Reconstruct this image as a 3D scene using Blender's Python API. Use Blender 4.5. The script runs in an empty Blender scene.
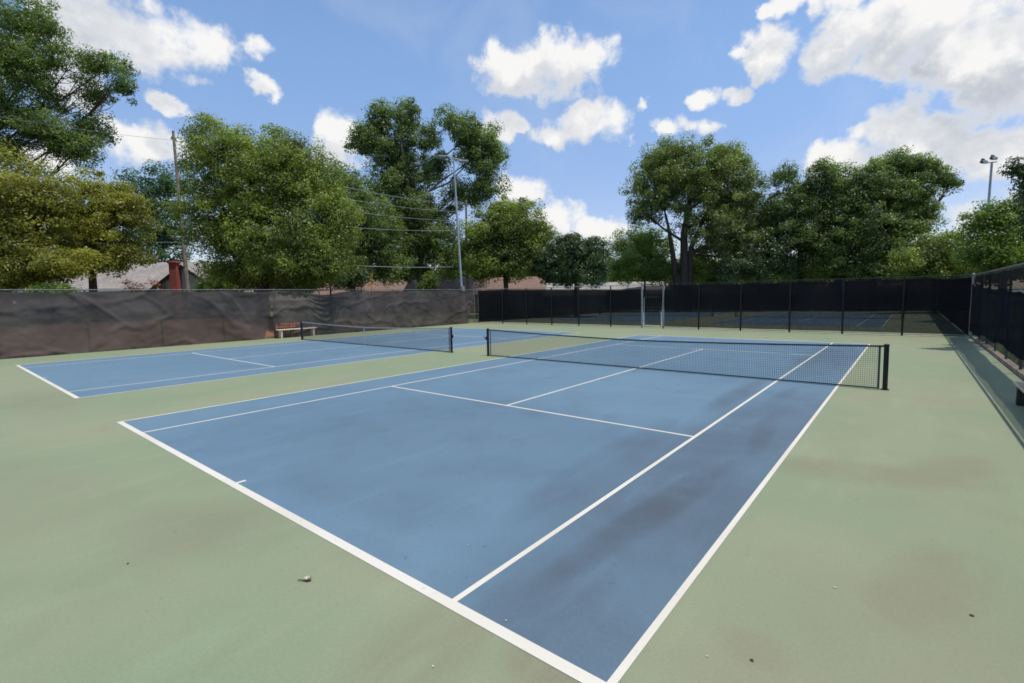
import bpy, math, random
import numpy as np
from mathutils import Matrix, Vector, noise as mnoise

sc = bpy.context.scene
COL = sc.collection
rng = random.Random(7)

# ------------------------------------------------------------------ camera solve
F, CAM = 486.518, np.array([6.803, -14.273, 2.374])
YAW, PITCH, ROLL = .6706, .0817, -.0165
PX, PY = 512 + 12.69, 341.5 - 5.92

def rotm(y, p, r):
    cy, sy = math.cos(y), math.sin(y)
    f = np.array([-sy * math.cos(p), cy * math.cos(p), -math.sin(p)])
    rt = np.array([cy, sy, 0.]); up = np.cross(rt, f)
    return np.array([math.cos(r) * rt + math.sin(r) * up, -math.sin(r) * rt + math.cos(r) * up, f])
M3 = rotm(YAW, PITCH, ROLL)
def ray(u, v): return M3.T @ np.array([(u - PX) / F, -(v - PY) / F, 1.])
def at(u, v, dep): return CAM + ray(u, v) * dep
def gnd(u, v):
    d = ray(u, v); return CAM + d * (-CAM[2] / d[2])
def on_y(u, y, v=310):
    d = ray(u, v); return (CAM + d * ((y - CAM[1]) / d[1]))[0]
HR = np.array([math.cos(YAW), math.sin(YAW), 0.])      # horizontal right of the view
HF = np.array([-math.sin(YAW), math.cos(YAW), 0.])     # horizontal forward

cd = bpy.data.cameras.new('camera'); cam = bpy.data.objects.new('camera', cd); COL.objects.link(cam)
cd.sensor_width = 36; cd.lens = F / 1024 * 36
cd.shift_x = -12.69 / 1024; cd.shift_y = -5.92 / 1024
cd.clip_end = 3000; cd.clip_start = .05
mw = Matrix.Identity(4)
for i in range(3):
    mw[i][0] = M3[0][i]; mw[i][1] = M3[1][i]; mw[i][2] = -M3[2][i]; mw[i][3] = CAM[i]
cam.matrix_world = mw
sc.camera = cam

# ------------------------------------------------------------------ materials
class NT:
    def __init__(s, tree): s.t = tree
    def n(s, typ, **kw):
        nd = s.t.nodes.new(typ)
        for k, v in kw.items():
            if k.startswith('i_'):
                key = k[2:]; key = int(key) if key.isdigit() else key
                nd.inputs[key].default_value = v
            else: setattr(nd, k, v)
        return nd
    def l(s, a, b): s.t.links.new(a, b)
    def val(s, x, sock):
        if hasattr(x, 'is_linked') or hasattr(x, 'links'): s.l(x, sock)
        else: sock.default_value = x
    def math(s, op, a, b=None, c=None, clamp=False):
        nd = s.t.nodes.new('ShaderNodeMath'); nd.operation = op; nd.use_clamp = clamp
        for i, x in enumerate((a, b, c)):
            if x is not None: s.val(x, nd.inputs[i])
        return nd.outputs[0]
    def vm(s, op, a, b=None, out=0):
        nd = s.t.nodes.new('ShaderNodeVectorMath'); nd.operation = op
        for i, x in enumerate((a, b)):
            if x is not None: s.val(x, nd.inputs[i])
        return nd.outputs['Value'] if op in ('DOT_PRODUCT', 'LENGTH', 'DISTANCE') else nd.outputs[0]
    def noise(s, vec, scale, detail=4, rough=.55, dist=0, out='Fac'):
        nd = s.n('ShaderNodeTexNoise'); nd.inputs['Scale'].default_value = scale
        nd.inputs['Detail'].default_value = detail; nd.inputs['Roughness'].default_value = rough
        nd.inputs['Distortion'].default_value = dist
        if vec is not None: s.l(vec, nd.inputs['Vector'])
        return nd.outputs[out]
    def ramp(s, x, lo, hi, a=0., b=1.):
        nd = s.n('ShaderNodeMapRange', interpolation_type='SMOOTHSTEP')
        s.l(x, nd.inputs[0])
        for i, q in enumerate((lo, hi, a, b)): nd.inputs[i + 1].default_value = q
        return nd.outputs[0]
    def mix(s, fac, a, b, blend='MIX'):
        nd = s.n('ShaderNodeMix', data_type='RGBA', blend_type=blend)
        s.val(fac, nd.inputs[0])
        for x, k in ((a, 6), (b, 7)):
            if isinstance(x, tuple): nd.inputs[k].default_value = (*x[:3], 1)
            else: s.l(x, nd.inputs[k])
        return nd.outputs[2]

def new_mat(name):
    m = bpy.data.materials.new(name); m.use_nodes = True
    nt = m.node_tree; nt.nodes.clear(); t = NT(nt)
    out = t.n('ShaderNodeOutputMaterial')
    return m, t, out
def pos(t): return t.n('ShaderNodeNewGeometry').outputs['Position']

def simple(name, col, rough=.6, var=.15, scale=6., metal=0., spec=.4, bump=0.):
    m, t, out = new_mat(name)
    b = t.n('ShaderNodeBsdfPrincipled')
    b.inputs['Roughness'].default_value = rough; b.inputs['Metallic'].default_value = metal
    b.inputs['Specular IOR Level'].default_value = spec
    p = pos(t); nz = t.noise(p, scale, 5, .6)
    c = t.mix(t.ramp(nz, .3, .7), tuple(x * (1 - var) for x in col), tuple(min(1, x * (1 + var)) for x in col))
    t.l(c, b.inputs['Base Color'])
    if bump:
        bp = t.n('ShaderNodeBump'); bp.inputs['Strength'].default_value = bump
        t.l(nz, bp.inputs['Height']); t.l(bp.outputs[0], b.inputs['Normal'])
    t.l(b.outputs[0], out.inputs[0]); return m

def leaf_mat(name, dark, light, transl=.48, scale=.45, spec=.45):
    m, t, out = new_mat(name)
    g = t.n('ShaderNodeNewGeometry')
    rnd = g.outputs['Random Per Island']
    nz = t.noise(g.outputs['Position'], scale, 3, .6)
    f = t.math('ADD', t.math('MULTIPLY', rnd, .45), t.math('MULTIPLY', t.ramp(nz, .3, .7), .6))
    f = t.math('SUBTRACT', f, .02, clamp=True)
    k_, kl = (1.05, 1.15, 1.2), (1.72, 1.86, 1.85)
    c = t.mix(f, tuple(a * b for a, b in zip(dark, k_)), tuple(min(.5, a * b) for a, b in zip(light, kl)))
    b = t.n('ShaderNodeBsdfPrincipled'); t.l(c, b.inputs['Base Color'])
    b.inputs['Roughness'].default_value = .42; b.inputs['Specular IOR Level'].default_value = spec
    tr = t.n('ShaderNodeBsdfTranslucent')
    c2 = t.mix(1.0, c, (1.3, 1.5, .7), 'MULTIPLY'); t.l(c2, tr.inputs[0])
    mx = t.n('ShaderNodeMixShader'); mx.inputs[0].default_value = transl
    t.l(b.outputs[0], mx.inputs[1]); t.l(tr.outputs[0], mx.inputs[2])
    t.l(mx.outputs[0], out.inputs[0]); return m

def bark_mat(name, col):
    m, t, out = new_mat(name)
    p = pos(t)
    mp = t.n('ShaderNodeMapping'); mp.inputs['Scale'].default_value = (6, 6, 1.2); t.l(p, mp.inputs[0])
    nz = t.noise(mp.outputs[0], 1.5, 6, .65)
    c = t.mix(t.ramp(nz, .3, .7), tuple(x * .55 for x in col), tuple(x * 1.3 for x in col))
    b = t.n('ShaderNodeBsdfPrincipled'); b.inputs['Roughness'].default_value = .9; b.inputs['Specular IOR Level'].default_value = .1
    t.l(c, b.inputs['Base Color'])
    bp = t.n('ShaderNodeBump'); bp.inputs['Strength'].default_value = .6; t.l(nz, bp.inputs['Height']); t.l(bp.outputs[0], b.inputs['Normal'])
    t.l(b.outputs[0], out.inputs[0]); return m

def blob_mask(t, p, x, y, rx, ry, ang=0.):
    """soft stain mask round one place of the court"""
    ca, sa = math.cos(ang), math.sin(ang)
    d = t.vm('SUBTRACT', p, (x, y, 0))
    a = t.vm('DOT_PRODUCT', d, (ca / rx, sa / rx, 0)); b = t.vm('DOT_PRODUCT', d, (-sa / ry, ca / ry, 0))
    s = t.math('MULTIPLY_ADD', a, a, t.math('MULTIPLY', b, b))
    return t.ramp(s, 0., 1., 1., 0.)

def stain_sum(t, p, nz, stains):
    tot = None
    for (x, y, rx, ry, ang, w) in stains:
        k = t.math('MULTIPLY', blob_mask(t, p, x, y, rx, ry, ang), w)
        tot = k if tot is None else t.math('MAXIMUM', tot, k)
    return t.math('MULTIPLY', tot, t.ramp(nz, .25, .65, .62, 1.0), clamp=True)

def hard_court(name, base, alt, stain, stains, spec=.25):
    m, t, out = new_mat(name)
    p = pos(t)
    wp = t.vm('ADD', p, t.vm('SCALE', t.n('ShaderNodeTexNoise', i_Scale=.5).outputs['Color'], None))
    big = t.noise(p, .22, 4, .6, .4); mid = t.noise(p, .9, 5, .6, .3); fine = t.noise(p, 38., 3, .7); grit = t.noise(p, 260., 2, .8)
    c = t.mix(t.ramp(big, .32, .68), base, alt)
    c = t.mix(t.math('MULTIPLY', t.ramp(mid, .45, .75), .20), c, stain)
    c = t.mix(stain_sum(t, p, mid, stains), c, stain)
    # drag marks running with the play
    mp = t.n('ShaderNodeMapping'); mp.inputs['Scale'].default_value = (1.6, .35, 1); mp.inputs['Rotation'].default_value = (0, 0, .35); t.l(p, mp.inputs[0])
    st = t.noise(mp.outputs[0], 1.4, 5, .65)
    c = t.mix(t.math('MULTIPLY', t.ramp(st, .5, .8), .22), c, tuple(x * 1.5 for x in base))
    # worn scuffs, tiny dark pits
    sp = t.noise(p, 9., 2, .5)
    c = t.mix(t.math('MULTIPLY', t.ramp(sp, .71, .78), .28), c, tuple(x * .45 for x in stain))
    g = t.math('ADD', t.math('MULTIPLY', fine, .30), t.math('MULTIPLY', grit, .34))
    g = t.math('ADD', g, .68)
    gc = t.n('ShaderNodeCombineXYZ')
    for i in range(3): t.l(g, gc.inputs[i])
    c = t.mix(1.0, c, gc.outputs[0], 'MULTIPLY')
    b = t.n('ShaderNodeBsdfPrincipled'); t.l(c, b.inputs['Base Color'])
    b.inputs['Roughness'].default_value = .72; b.inputs['Specular IOR Level'].default_value = spec
    bp = t.n('ShaderNodeBump'); bp.inputs['Strength'].default_value = .12; bp.inputs['Distance'].default_value = .003
    t.l(grit, bp.inputs['Height']); t.l(bp.outputs[0], b.inputs['Normal'])
    t.l(b.outputs[0], out.inputs[0]); return m

def line_paint():
    m, t, out = new_mat('line_paint'); p = pos(t)
    w = t.noise(p, 14., 5, .7); big = t.noise(p, .7, 3, .5)
    c = t.mix(t.ramp(big, .3, .7), (.575, .525, .43), (.635, .59, .50))
    c = t.mix(t.math('MULTIPLY', t.ramp(w, .55, .74), .5), c, (.40, .41, .36))
    b = t.n('ShaderNodeBsdfPrincipled'); t.l(c, b.inputs['Base Color']); b.inputs['Roughness'].default_value = .7
    t.l(b.outputs[0], out.inputs[0]); return m

def screen_mat(name, col, clear, weave=.5, dust=None, transl=.15):
    """woven windscreen cloth: mostly cloth, part open weave"""
    m, t, out = new_mat(name); p = pos(t)
    nz = t.noise(p, .6, 5, .6); fn = t.noise(p, 7., 4, .6)
    c = t.mix(t.ramp(nz, .3, .7), tuple(x * .75 for x in col), tuple(x * 1.25 for x in col))
    if dust: 
        z = t.n('ShaderNodeSeparateXYZ'); t.l(p, z.inputs[0])
        k = t.math('MULTIPLY', t.ramp(z.outputs[2], 1.4, .0), t.ramp(fn, .2, .8, .3, .9))
        c = t.mix(t.math('MULTIPLY', k, .55), c, dust)
    d = t.n('ShaderNodeBsdfDiffuse'); t.l(c, d.inputs[0])
    tl = t.n('ShaderNodeBsdfTranslucent'); t.l(c, tl.inputs[0])
    m1 = t.n('ShaderNodeMixShader'); m1.inputs[0].default_value = transl
    t.l(d.outputs[0], m1.inputs[1]); t.l(tl.outputs[0], m1.inputs[2])
    tp = t.n('ShaderNodeBsdfTransparent'); mx = t.n('ShaderNodeMixShader')
    k = t.ramp(fn, .2, .8, clear * .75, clear * 1.25); t.l(k, mx.inputs[0])
    t.l(m1.outputs[0], mx.inputs[1]); t.l(tp.outputs[0], mx.inputs[2]); t.l(mx.outputs[0], out.inputs[0]); return m

def ground_mat():
    m, t, out = new_mat('grass_and_clay'); p = pos(t)
    big = t.noise(p, .09, 4, .6); mid = t.noise(p, .8, 5, .65); fn = t.noise(p, 12., 4, .7)
    c = t.mix(t.ramp(big, .3, .7), (.052, .082, .022), (.105, .115, .04))
    c = t.mix(t.math('MULTIPLY', t.ramp(mid, .4, .75), .6), c, (.15, .13, .06))
    s = t.n('ShaderNodeSeparateXYZ'); t.l(p, s.inputs[0])
    # red clay and pine straw bank outside the left fence
    xm = t.math('ADD', s.outputs[0], t.math('MULTIPLY', mid, 2.2))
    k = t.math('MULTIPLY', t.ramp(xm, -30.5, -28.0), t.ramp(xm, -20.0, -22.0))
    k = t.math('MULTIPLY', k, t.ramp(s.outputs[1], 13., 5.))
    clay = t.mix(t.ramp(fn, .3, .7), (.20, .085, .05), (.30, .15, .09))
    c = t.mix(k, c, clay)
    c = t.mix(t.math('MULTIPLY', t.ramp(fn, .35, .7), .35), c, (.03, .035, .015))
    b = t.n('ShaderNodeBsdfPrincipled'); t.l(c, b.inputs['Base Color']); b.inputs['Roughness'].default_value = .95; b.inputs['Specular IOR Level'].default_value = .1
    bp = t.n('ShaderNodeBump'); bp.inputs['Strength'].default_value = .5; bp.inputs['Distance'].default_value = .05
    t.l(fn, bp.inputs['Height']); t.l(bp.outputs[0], b.inputs['Normal'])
    t.l(b.outputs[0], out.inputs[0]); return m

def shingle_mat(name, col):
    m, t, out = new_mat(name); p = pos(t)
    s = t.n('ShaderNodeSeparateXYZ'); t.l(p, s.inputs[0])
    row = t.math('FRACT', t.math('MULTIPLY', s.outputs[2], 7.))
    nz = t.noise(p, 4., 4, .6); bg = t.noise(p, .5, 3, .5)
    c = t.mix(t.ramp(nz, .3, .7), tuple(x * .75 for x in col), tuple(x * 1.2 for x in col))
    c = t.mix(t.math('MULTIPLY', t.ramp(row, .15, .0), .5), c, tuple(x * .4 for x in col))
    c = t.mix(t.math('MULTIPLY', t.ramp(bg, .4, .7), .3), c, (.08, .08, .07))
    b = t.n('ShaderNodeBsdfPrincipled'); t.l(c, b.inputs['Base Color']); b.inputs['Roughness'].default_value = .9
    t.l(b.outputs[0], out.inputs[0]); return m

def brick_mat(name, a, b_, mortar, sc_=5.):
    m, t, out = new_mat(name)
    tc = t.n('ShaderNodeTexCoord'); mp = t.n('ShaderNodeMapping'); mp.inputs['Rotation'].default_value = (math.pi / 2, 0, 0)
    t.l(tc.outputs['Object'], mp.inputs[0])
    br = t.n('ShaderNodeTexBrick'); br.inputs['Scale'].default_value = sc_
    br.inputs['Color1'].default_value = (*a, 1); br.inputs['Color2'].default_value = (*b_, 1); br.inputs['Mortar'].default_value = (*mortar, 1)
    br.inputs['Mortar Size'].default_value = .012
    t.l(mp.outputs[0], br.inputs[0])
    b = t.n('ShaderNodeBsdfPrincipled'); t.l(br.outputs[0], b.inputs['Base Color']); b.inputs['Roughness'].default_value = .85
    t.l(b.outputs[0], out.inputs[0]); return m

def gp(u, v): 
    g = gnd(u, v); return float(g[0]), float(g[1])
green_st = [(8.0, -11.5, 3.0, 3.5, 0, .30), (-2., -14., 3., 1.6, 0, .22), (*gp(205, 525), 1.3, .9, .5, .42), (*gp(420, 650), .5, .8, .2, .5), (*gp(560, 672), .5, .35, 0, .6),
            (*gp(930, 590), 1.3, .5, 1.3, .5), (*gp(840, 470), 2.0, .6, .3, .45), (*gp(950, 470), 1.2, .5, 1.1, .5), (*gp(760, 650), .4, .3, 0, .4), (*gp(40, 400), 3., 1.2, 0, .35)]
blue_st = [(5.0, -7.5, 1.75, 8.5, -.02, .66), (4.72, -9.2, .42, 3.4, -.10, 1.), (4.95, -5.6, .32, 2.6, .10, .9), (4.6, -2.6, .3, 2.4, -.05, .6), (3.6, -8.2, .7, 3.2, .05, .55), (3.75, -2.5, .4, 2.8, 0, .6),
           (1.6, -10.9, 2.4, .8, .1, .32), (-1.5, -9.2, 3.6, 2.4, .4, .16), (.5, -8.5, 4.5, 3.6, 0, .28), (4.6, 6, 1.2, 6, 0, .5)]
MAT = dict(
    green=hard_court('green_court_paint', (.199, .246, .144), (.240, .254, .156), (.190, .166, .112), green_st),
    blue=hard_court('blue_court_paint', (.106, .176, .236), (.122, .198, .254), (.070, .090, .112), blue_st),
    line=line_paint(), ground=ground_mat(),
    screen_lit=screen_mat('grey_windscreen', (.098, .085, .078), .10, dust=(.15, .108, .086)),
    screen_black=screen_mat('black_windscreen', (.020, .020, .023), .14, transl=.05),
    screen_navy=screen_mat('navy_black_windscreen', (.017, .018, .025), .04, transl=.05),
    screen_pale=screen_mat('old_windscreen', (.016, .016, .020), .32, transl=.05),
    old_steel=simple('dull_old_steel', (.17, .165, .155), .6, .3, 9., .2),
    rust_concrete=simple('stained_concrete', (.33, .25, .19), .9, .35, 3., bump=.3),
    galv=simple('galvanised_steel', (.25, .25, .245), .55, .25, 9., .3),
    white_paint=simple('white_painted_steel', (.30, .30, .29), .45, .1, 5.),
    black_steel=simple('black_coated_steel', (.010, .011, .012), .45, .2, 12.),
    net=simple('black_net_cord', (.022, .027, .025), .8, .2, 30.),
    band=simple('dark_net_band', (.055, .068, .062), .7, .3, 12.),
    band_white=simple('faded_white_net_band', (.50, .47, .43), .75, .15, 12.),
    strap=simple('white_strap', (.6, .6, .57), .7, .1, 9.),
    concrete=simple('concrete', (.36, .31, .26), .9, .3, 5., bump=.3),
    wood=simple('weathered_wood', (.34, .24, .16), .8, .35, 7., bump=.2),
    red_wood=simple('red_stained_wood', (.26, .10, .055), .75, .3, 7.),
    tan_wood=simple('tan_bench_wood', (.55, .45, .33), .8, .2, 8.),  # colour lightened to stand in for sun missing on the right bench seat
    iron=simple('dark_iron', (.02, .02, .02), .6, .2, 8.),
    pole_wood=simple('utility_pole_wood', (.20, .165, .125), .9, .35, 3., bump=.3),
    wire=simple('wire', (.30, .31, .32), .6, .1, 1.),
    dark_metal=simple('dark_grey_metal', (.07, .075, .08), .5, .1, 3.),
    ceramic=simple('transformer_grey', (.30, .31, .32), .5, .1, 3.),
    pole_white=simple('pale_steel_pole', (.33, .36, .38), .5, .12, 2.),
    lens=simple('lamp_lens', (.6, .62, .62), .2, .05, 2.),
    yellow=simple('yellow_orange_paint', (.62, .27, .03), .6, .15, 4.),
    siding=simple('white_siding', (.56, .57, .58), .7, .1, 2.),
    siding_grey=simple('grey_siding', (.30, .32, .34), .7, .12, 2.),
    trim=simple('white_trim', (.72, .72, .70), .6, .05, 3.),
    glass=simple('window_glass', (.03, .04, .05), .12, .2, 1., spec=.8),
    door=simple('painted_door', (.14, .05, .04), .5, .1, 3.),
    brick=brick_mat('red_brick', (.32, .065, .05), (.38, .085, .065), (.25, .12, .10)),
    brick_wall=brick_mat('brown_brick', (.25, .12, .08), (.30, .16, .11), (.35, .3, .25)),
    roof_tan=shingle_mat('tan_shingles', (.30, .262, .228)),
    roof_grey=shingle_mat('grey_shingles', (.27, .25, .24)),
    roof_brown=shingle_mat('brown_shingles', (.20, .12, .085)),
    roof_pale=shingle_mat('pale_shingles', (.33, .30, .27)),
    dry_leaf=simple('dry_leaf', (.55, .50, .38), .8, .3, 60.),
    dark_leaf=simple('dark_dry_leaf', (.06, .045, .025), .9, .3, 60.),
    bark=bark_mat('brown_bark', (.11, .085, .065)), bark_grey=bark_mat('grey_bark', (.20, .18, .16)),
    bark_dark=bark_mat('dark_bark', (.055, .043, .035)),
    lf_yellow=leaf_mat('yellow_green_leaves', (.060, .064, .013), (.245, .212, .036)),
    lf_mid=leaf_mat('mid_green_leaves', (.042, .060, .014), (.190, .205, .040)),
    lf_deep=leaf_mat('deep_green_leaves', (.036, .055, .018), (.145, .175, .050)),
    lf_dark=leaf_mat('dark_glossy_leaves', (.018, .032, .012), (.070, .095, .030), .22, spec=.3),
    lf_olive=leaf_mat('olive_leaves', (.052, .068, .022), (.180, .195, .060)),
    lf_blue=leaf_mat('pine_needles', (.030, .055, .030), (.075, .120, .060)),
    lf_bright=leaf_mat('bright_leaves', (.055, .082, .014), (.140, .180, .034)),
    lf_red=leaf_mat('red_leaves', (.10, .03, .02), (.26, .095, .06), .3),
)

# ------------------------------------------------------------------ mesh helpers
class MB:
    def __init__(s): s.v = []; s.f = []
    def box(s, c, size, R=None):
        c = np.array(c, float); h = np.array(size, float) / 2; b = len(s.v)
        for dx in (-1, 1):
            for dy in (-1, 1):
                for dz in (-1, 1):
                    o = np.array([dx, dy, dz]) * h
                    if R is not None: o = R @ o
                    s.v.append(tuple(c + o))
        for q in ((0, 1, 3, 2), (4, 6, 7, 5), (0, 4, 5, 1), (2, 3, 7, 6), (0, 2, 6, 4), (1, 5, 7, 3)):
            s.f.append(tuple(b + i for i in q))
        return s
    def bbox(s, c, size, bev=.01, R=None):
        """box with chamfered vertical section all round"""
        hx, hy, hz = [q / 2 for q in size]; b = len(s.v); e = bev
        for z, ins in ((-hz, e), (-hz + e, 0), (hz - e, 0), (hz, e)):
            x, y = hx - ins, hy - ins
            for (a, d) in ((x, y - e), (x - e, y), (-x + e, y), (-x, y - e), (-x, -y + e), (-x + e, -y), (x - e, -y), (x, -y + e)):
                o = np.array([a, d, z]); 
                if R is not None: o = R @ o
                s.v.append(tuple(np.array(c) + o))
        for k in range(3):
            for i in range(8):
                j = (i + 1) % 8; s.f.append((b + k * 8 + i, b + k * 8 + j, b + k * 8 + 8 + j, b + k * 8 + 8 + i))
        s.f.append(tuple(b + i for i in range(7, -1, -1))); s.f.append(tuple(b + 24 + i for i in range(8)))
        return s
    def tube(s, pts, rad, n=8, cap=True):
        pts = [np.array(p, float) for p in pts]
        if not hasattr(rad, '__len__'): rad = [rad] * len(pts)
        b = len(s.v); up = None
        for i, p in enumerate(pts):
            d = pts[min(i + 1, len(pts) - 1)] - pts[max(i - 1, 0)]; d = d / (np.linalg.norm(d) + 1e-9)
            if up is None: up = np.array([0, 0, 1.]) if abs(d[2]) < .9 else np.array([1., 0, 0])
            a = np.cross(d, up); a /= np.linalg.norm(a) + 1e-9; up2 = np.cross(a, d)
            for k in range(n):
                t = 2 * math.pi * k / n
                s.v.append(tuple(p + rad[i] * (math.cos(t) * a + math.sin(t) * up2)))
        for i in range(len(pts) - 1):
            for k in range(n):
                j = (k + 1) % n
                s.f.append((b + i * n + k, b + i * n + j, b + (i + 1) * n + j, b + (i + 1) * n + k))
        if cap:
            s.f.append(tuple(b + k for k in range(n - 1, -1, -1)))
            s.f.append(tuple(b + (len(pts) - 1) * n + k for k in range(n)))
        return s
    def rect(s, x0, x1, y0, y1, z):
        b = len(s.v); s.v += [(x0, y0, z), (x1, y0, z), (x1, y1, z), (x0, y1, z)]; s.f.append((b, b + 1, b + 2, b + 3)); return s
    def poly(s, pts):
        b = len(s.v); s.v += [tuple(p) for p in pts]; s.f.append(tuple(range(b, b + len(pts)))); return s
    def prism(s, pts, off):
        """closed polygon pts extruded by vector off"""
        b = len(s.v); n = len(pts); off = np.array(off)
        s.v += [tuple(p) for p in pts] + [tuple(np.array(p) + off) for p in pts]
        s.f.append(tuple(b + i for i in range(n - 1, -1, -1))); s.f.append(tuple(b + n + i for i in range(n)))
        for i in range(n):
            j = (i + 1) % n; s.f.append((b + i, b + j, b + n + j, b + n + i))
        return s
    def build(s, name, mat, parent=None, smooth=False, **kw):
        me = bpy.data.meshes.new(name); me.from_pydata(s.v, [], s.f); me.update()
        me.materials.append(mat if not isinstance(mat, str) else MAT[mat])
        if smooth: me.shade_smooth()
        return link(name, me, parent, **kw)

def link(name, me, parent=None, label=None, cat=None, group=None, kind=None):
    o = bpy.data.objects.new(name, me); COL.objects.link(o)
    if parent is not None:
        o.parent = parent; o.matrix_parent_inverse = parent.matrix_world.inverted() if False else Matrix.Translation(-parent.location) @ Matrix.Identity(4) if parent.rotation_euler.z == 0 else Matrix.Identity(4)
    tag(o, label, cat, group, kind); return o
def tag(o, label=None, cat=None, group=None, kind=None):
    if label: o['label'] = label
    if cat: o['category'] = cat
    if group: o['group'] = group
    if kind: o['kind'] = kind
    return o
def thing(name, label, cat, loc=(0, 0, 0), group=None):
    """an Empty at the thing's base; its parts are built in world coordinates"""
    o = bpy.data.objects.new(name, None); COL.objects.link(o); o.location = tuple(float(q) for q in loc)
    return tag(o, label, cat, group)

# ------------------------------------------------------------------ ground and courts
FX0, FX1, FY1, FYB = -24.1, 9.12, 17.55, -22.0        # left fence, right fence, far fence, near end
FY2 = 52.9                                           # far end of the second pair of courts
def sm(a, b, x):
    t = max(0., min(1., (x - a) / (b - a))); return t * t * (3 - 2 * t)
def gh(x, y):
    z = -.06
    z += (1.25 + .45 * mnoise.noise(Vector((y * .22, x * .1, 3.)))) * sm(-24.9, -28.5 - mnoise.noise(Vector((y * .35, 1., 0))), x) * (1 - sm(2, 12, y))
    z += .5 * sm(-26, -45, x) * sm(2, 12, y)
    z -= .35 * sm(9.4, 11.0, x)
    z += .3 * sm(12, 20, x)
    if x < -25 or x > 10 or y > 54: z += .12 * mnoise.noise(Vector((x * .15, y * .15, 0)))
    return z
xs = sorted(set([-1500, -700, -400, -250, -150, -110] + list(np.arange(-90, -32, 4.)) + list(np.arange(-32, -24, .5)) + [-24.0, -23, -12, 0, 8, 9.2, 9.5, 10, 10.5, 11, 12] + list(np.arange(14, 60, 4.)) + [80, 120, 200, 400, 700, 1500]))
ys = sorted(set([-1500, -700, -400, -200, -100, -60, -40] + list(np.arange(-30, 90, 2.)) + [100, 130, 180, 260, 400, 700, 1500]))
g = MB()
for x in xs:
    for y in ys: g.v.append((x, y, gh(x, y)))
ny = len(ys)
for i in range(len(xs) - 1):
    for j in range(ny - 1): g.f.append((i * ny + j, (i + 1) * ny + j, (i + 1) * ny + j + 1, i * ny + j + 1))
g.build('ground', 'ground', smooth=True, kind='structure')

MB().rect(FX0 - .25, FX1 + .02, FYB, FY1 + .12, 0).build('court_surface', 'green', kind='structure')
MB().rect(FX0 - .25, FX1 + .02, FY1 + .45, FY2, -.004).build('court_surface', 'green', kind='structure')

CX2 = -14.94
CY2 = 35.2
def court(cx, cy, z):
    W, L, s, sv = 5.485, 11.885, 4.115, 6.40
    MB().rect(cx - W, cx + W, cy - L, cy + L, z).build('playing_area', 'blue', kind='structure')
    m = MB(); z += .002; w = .056; bl = .095
    def r(x0, x1, y0, y1): m.rect(cx + x0, cx + x1, cy + y0, cy + y1, z)
    r(-W, W, -L, -L + bl); r(-W, W, L - bl, L)
    for sx in (-1, 1):
        a, b = sorted((sx * W, sx * (W - w))); r(a, b, -L + bl, L - bl)
        a, b = sorted((sx * s, sx * (s - w))); r(a, b, -L + bl, L - bl)
    for sy in (-1, 1):
        a, b = sorted((sy * sv, sy * (sv - w))); r(-s + w, s - w, a, b)
        a, b = sorted((sy * (L - bl), sy * (L - bl - .11))); r(-w / 2, w / 2, a, b)
    r(-w / 2, w / 2, -sv + w, sv - w)
    m.build('court_lines', 'line', kind='structure')
court(0, 0, .002); court(CX2, .016, .002); court(0, CY2, .001); court(CX2, CY2, .001)

# concrete strips under the fences
kb = thing('concrete_kerb', 'low pinkish concrete kerb running under the right hand fence', 'kerb', (FX1 + .10, 0, 0))
m = MB()
y = FYB
while y < FY1 - .1:
    y2 = min(y + 3.0, FY1); m.bbox((FX1 + .12 + rng.uniform(-.01, .01), (y + y2) / 2, .03 + rng.uniform(0, .012)), (.17, y2 - y - .015, .18), .012); y = y2
m.build('kerb_section', 'rust_concrete', kb)
MB().rect(FX0 - .3, FX1 + .2, FY1 + .122, FY1 + .448, -.002).build('concrete_strip', 'concrete', kind='structure')

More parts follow.
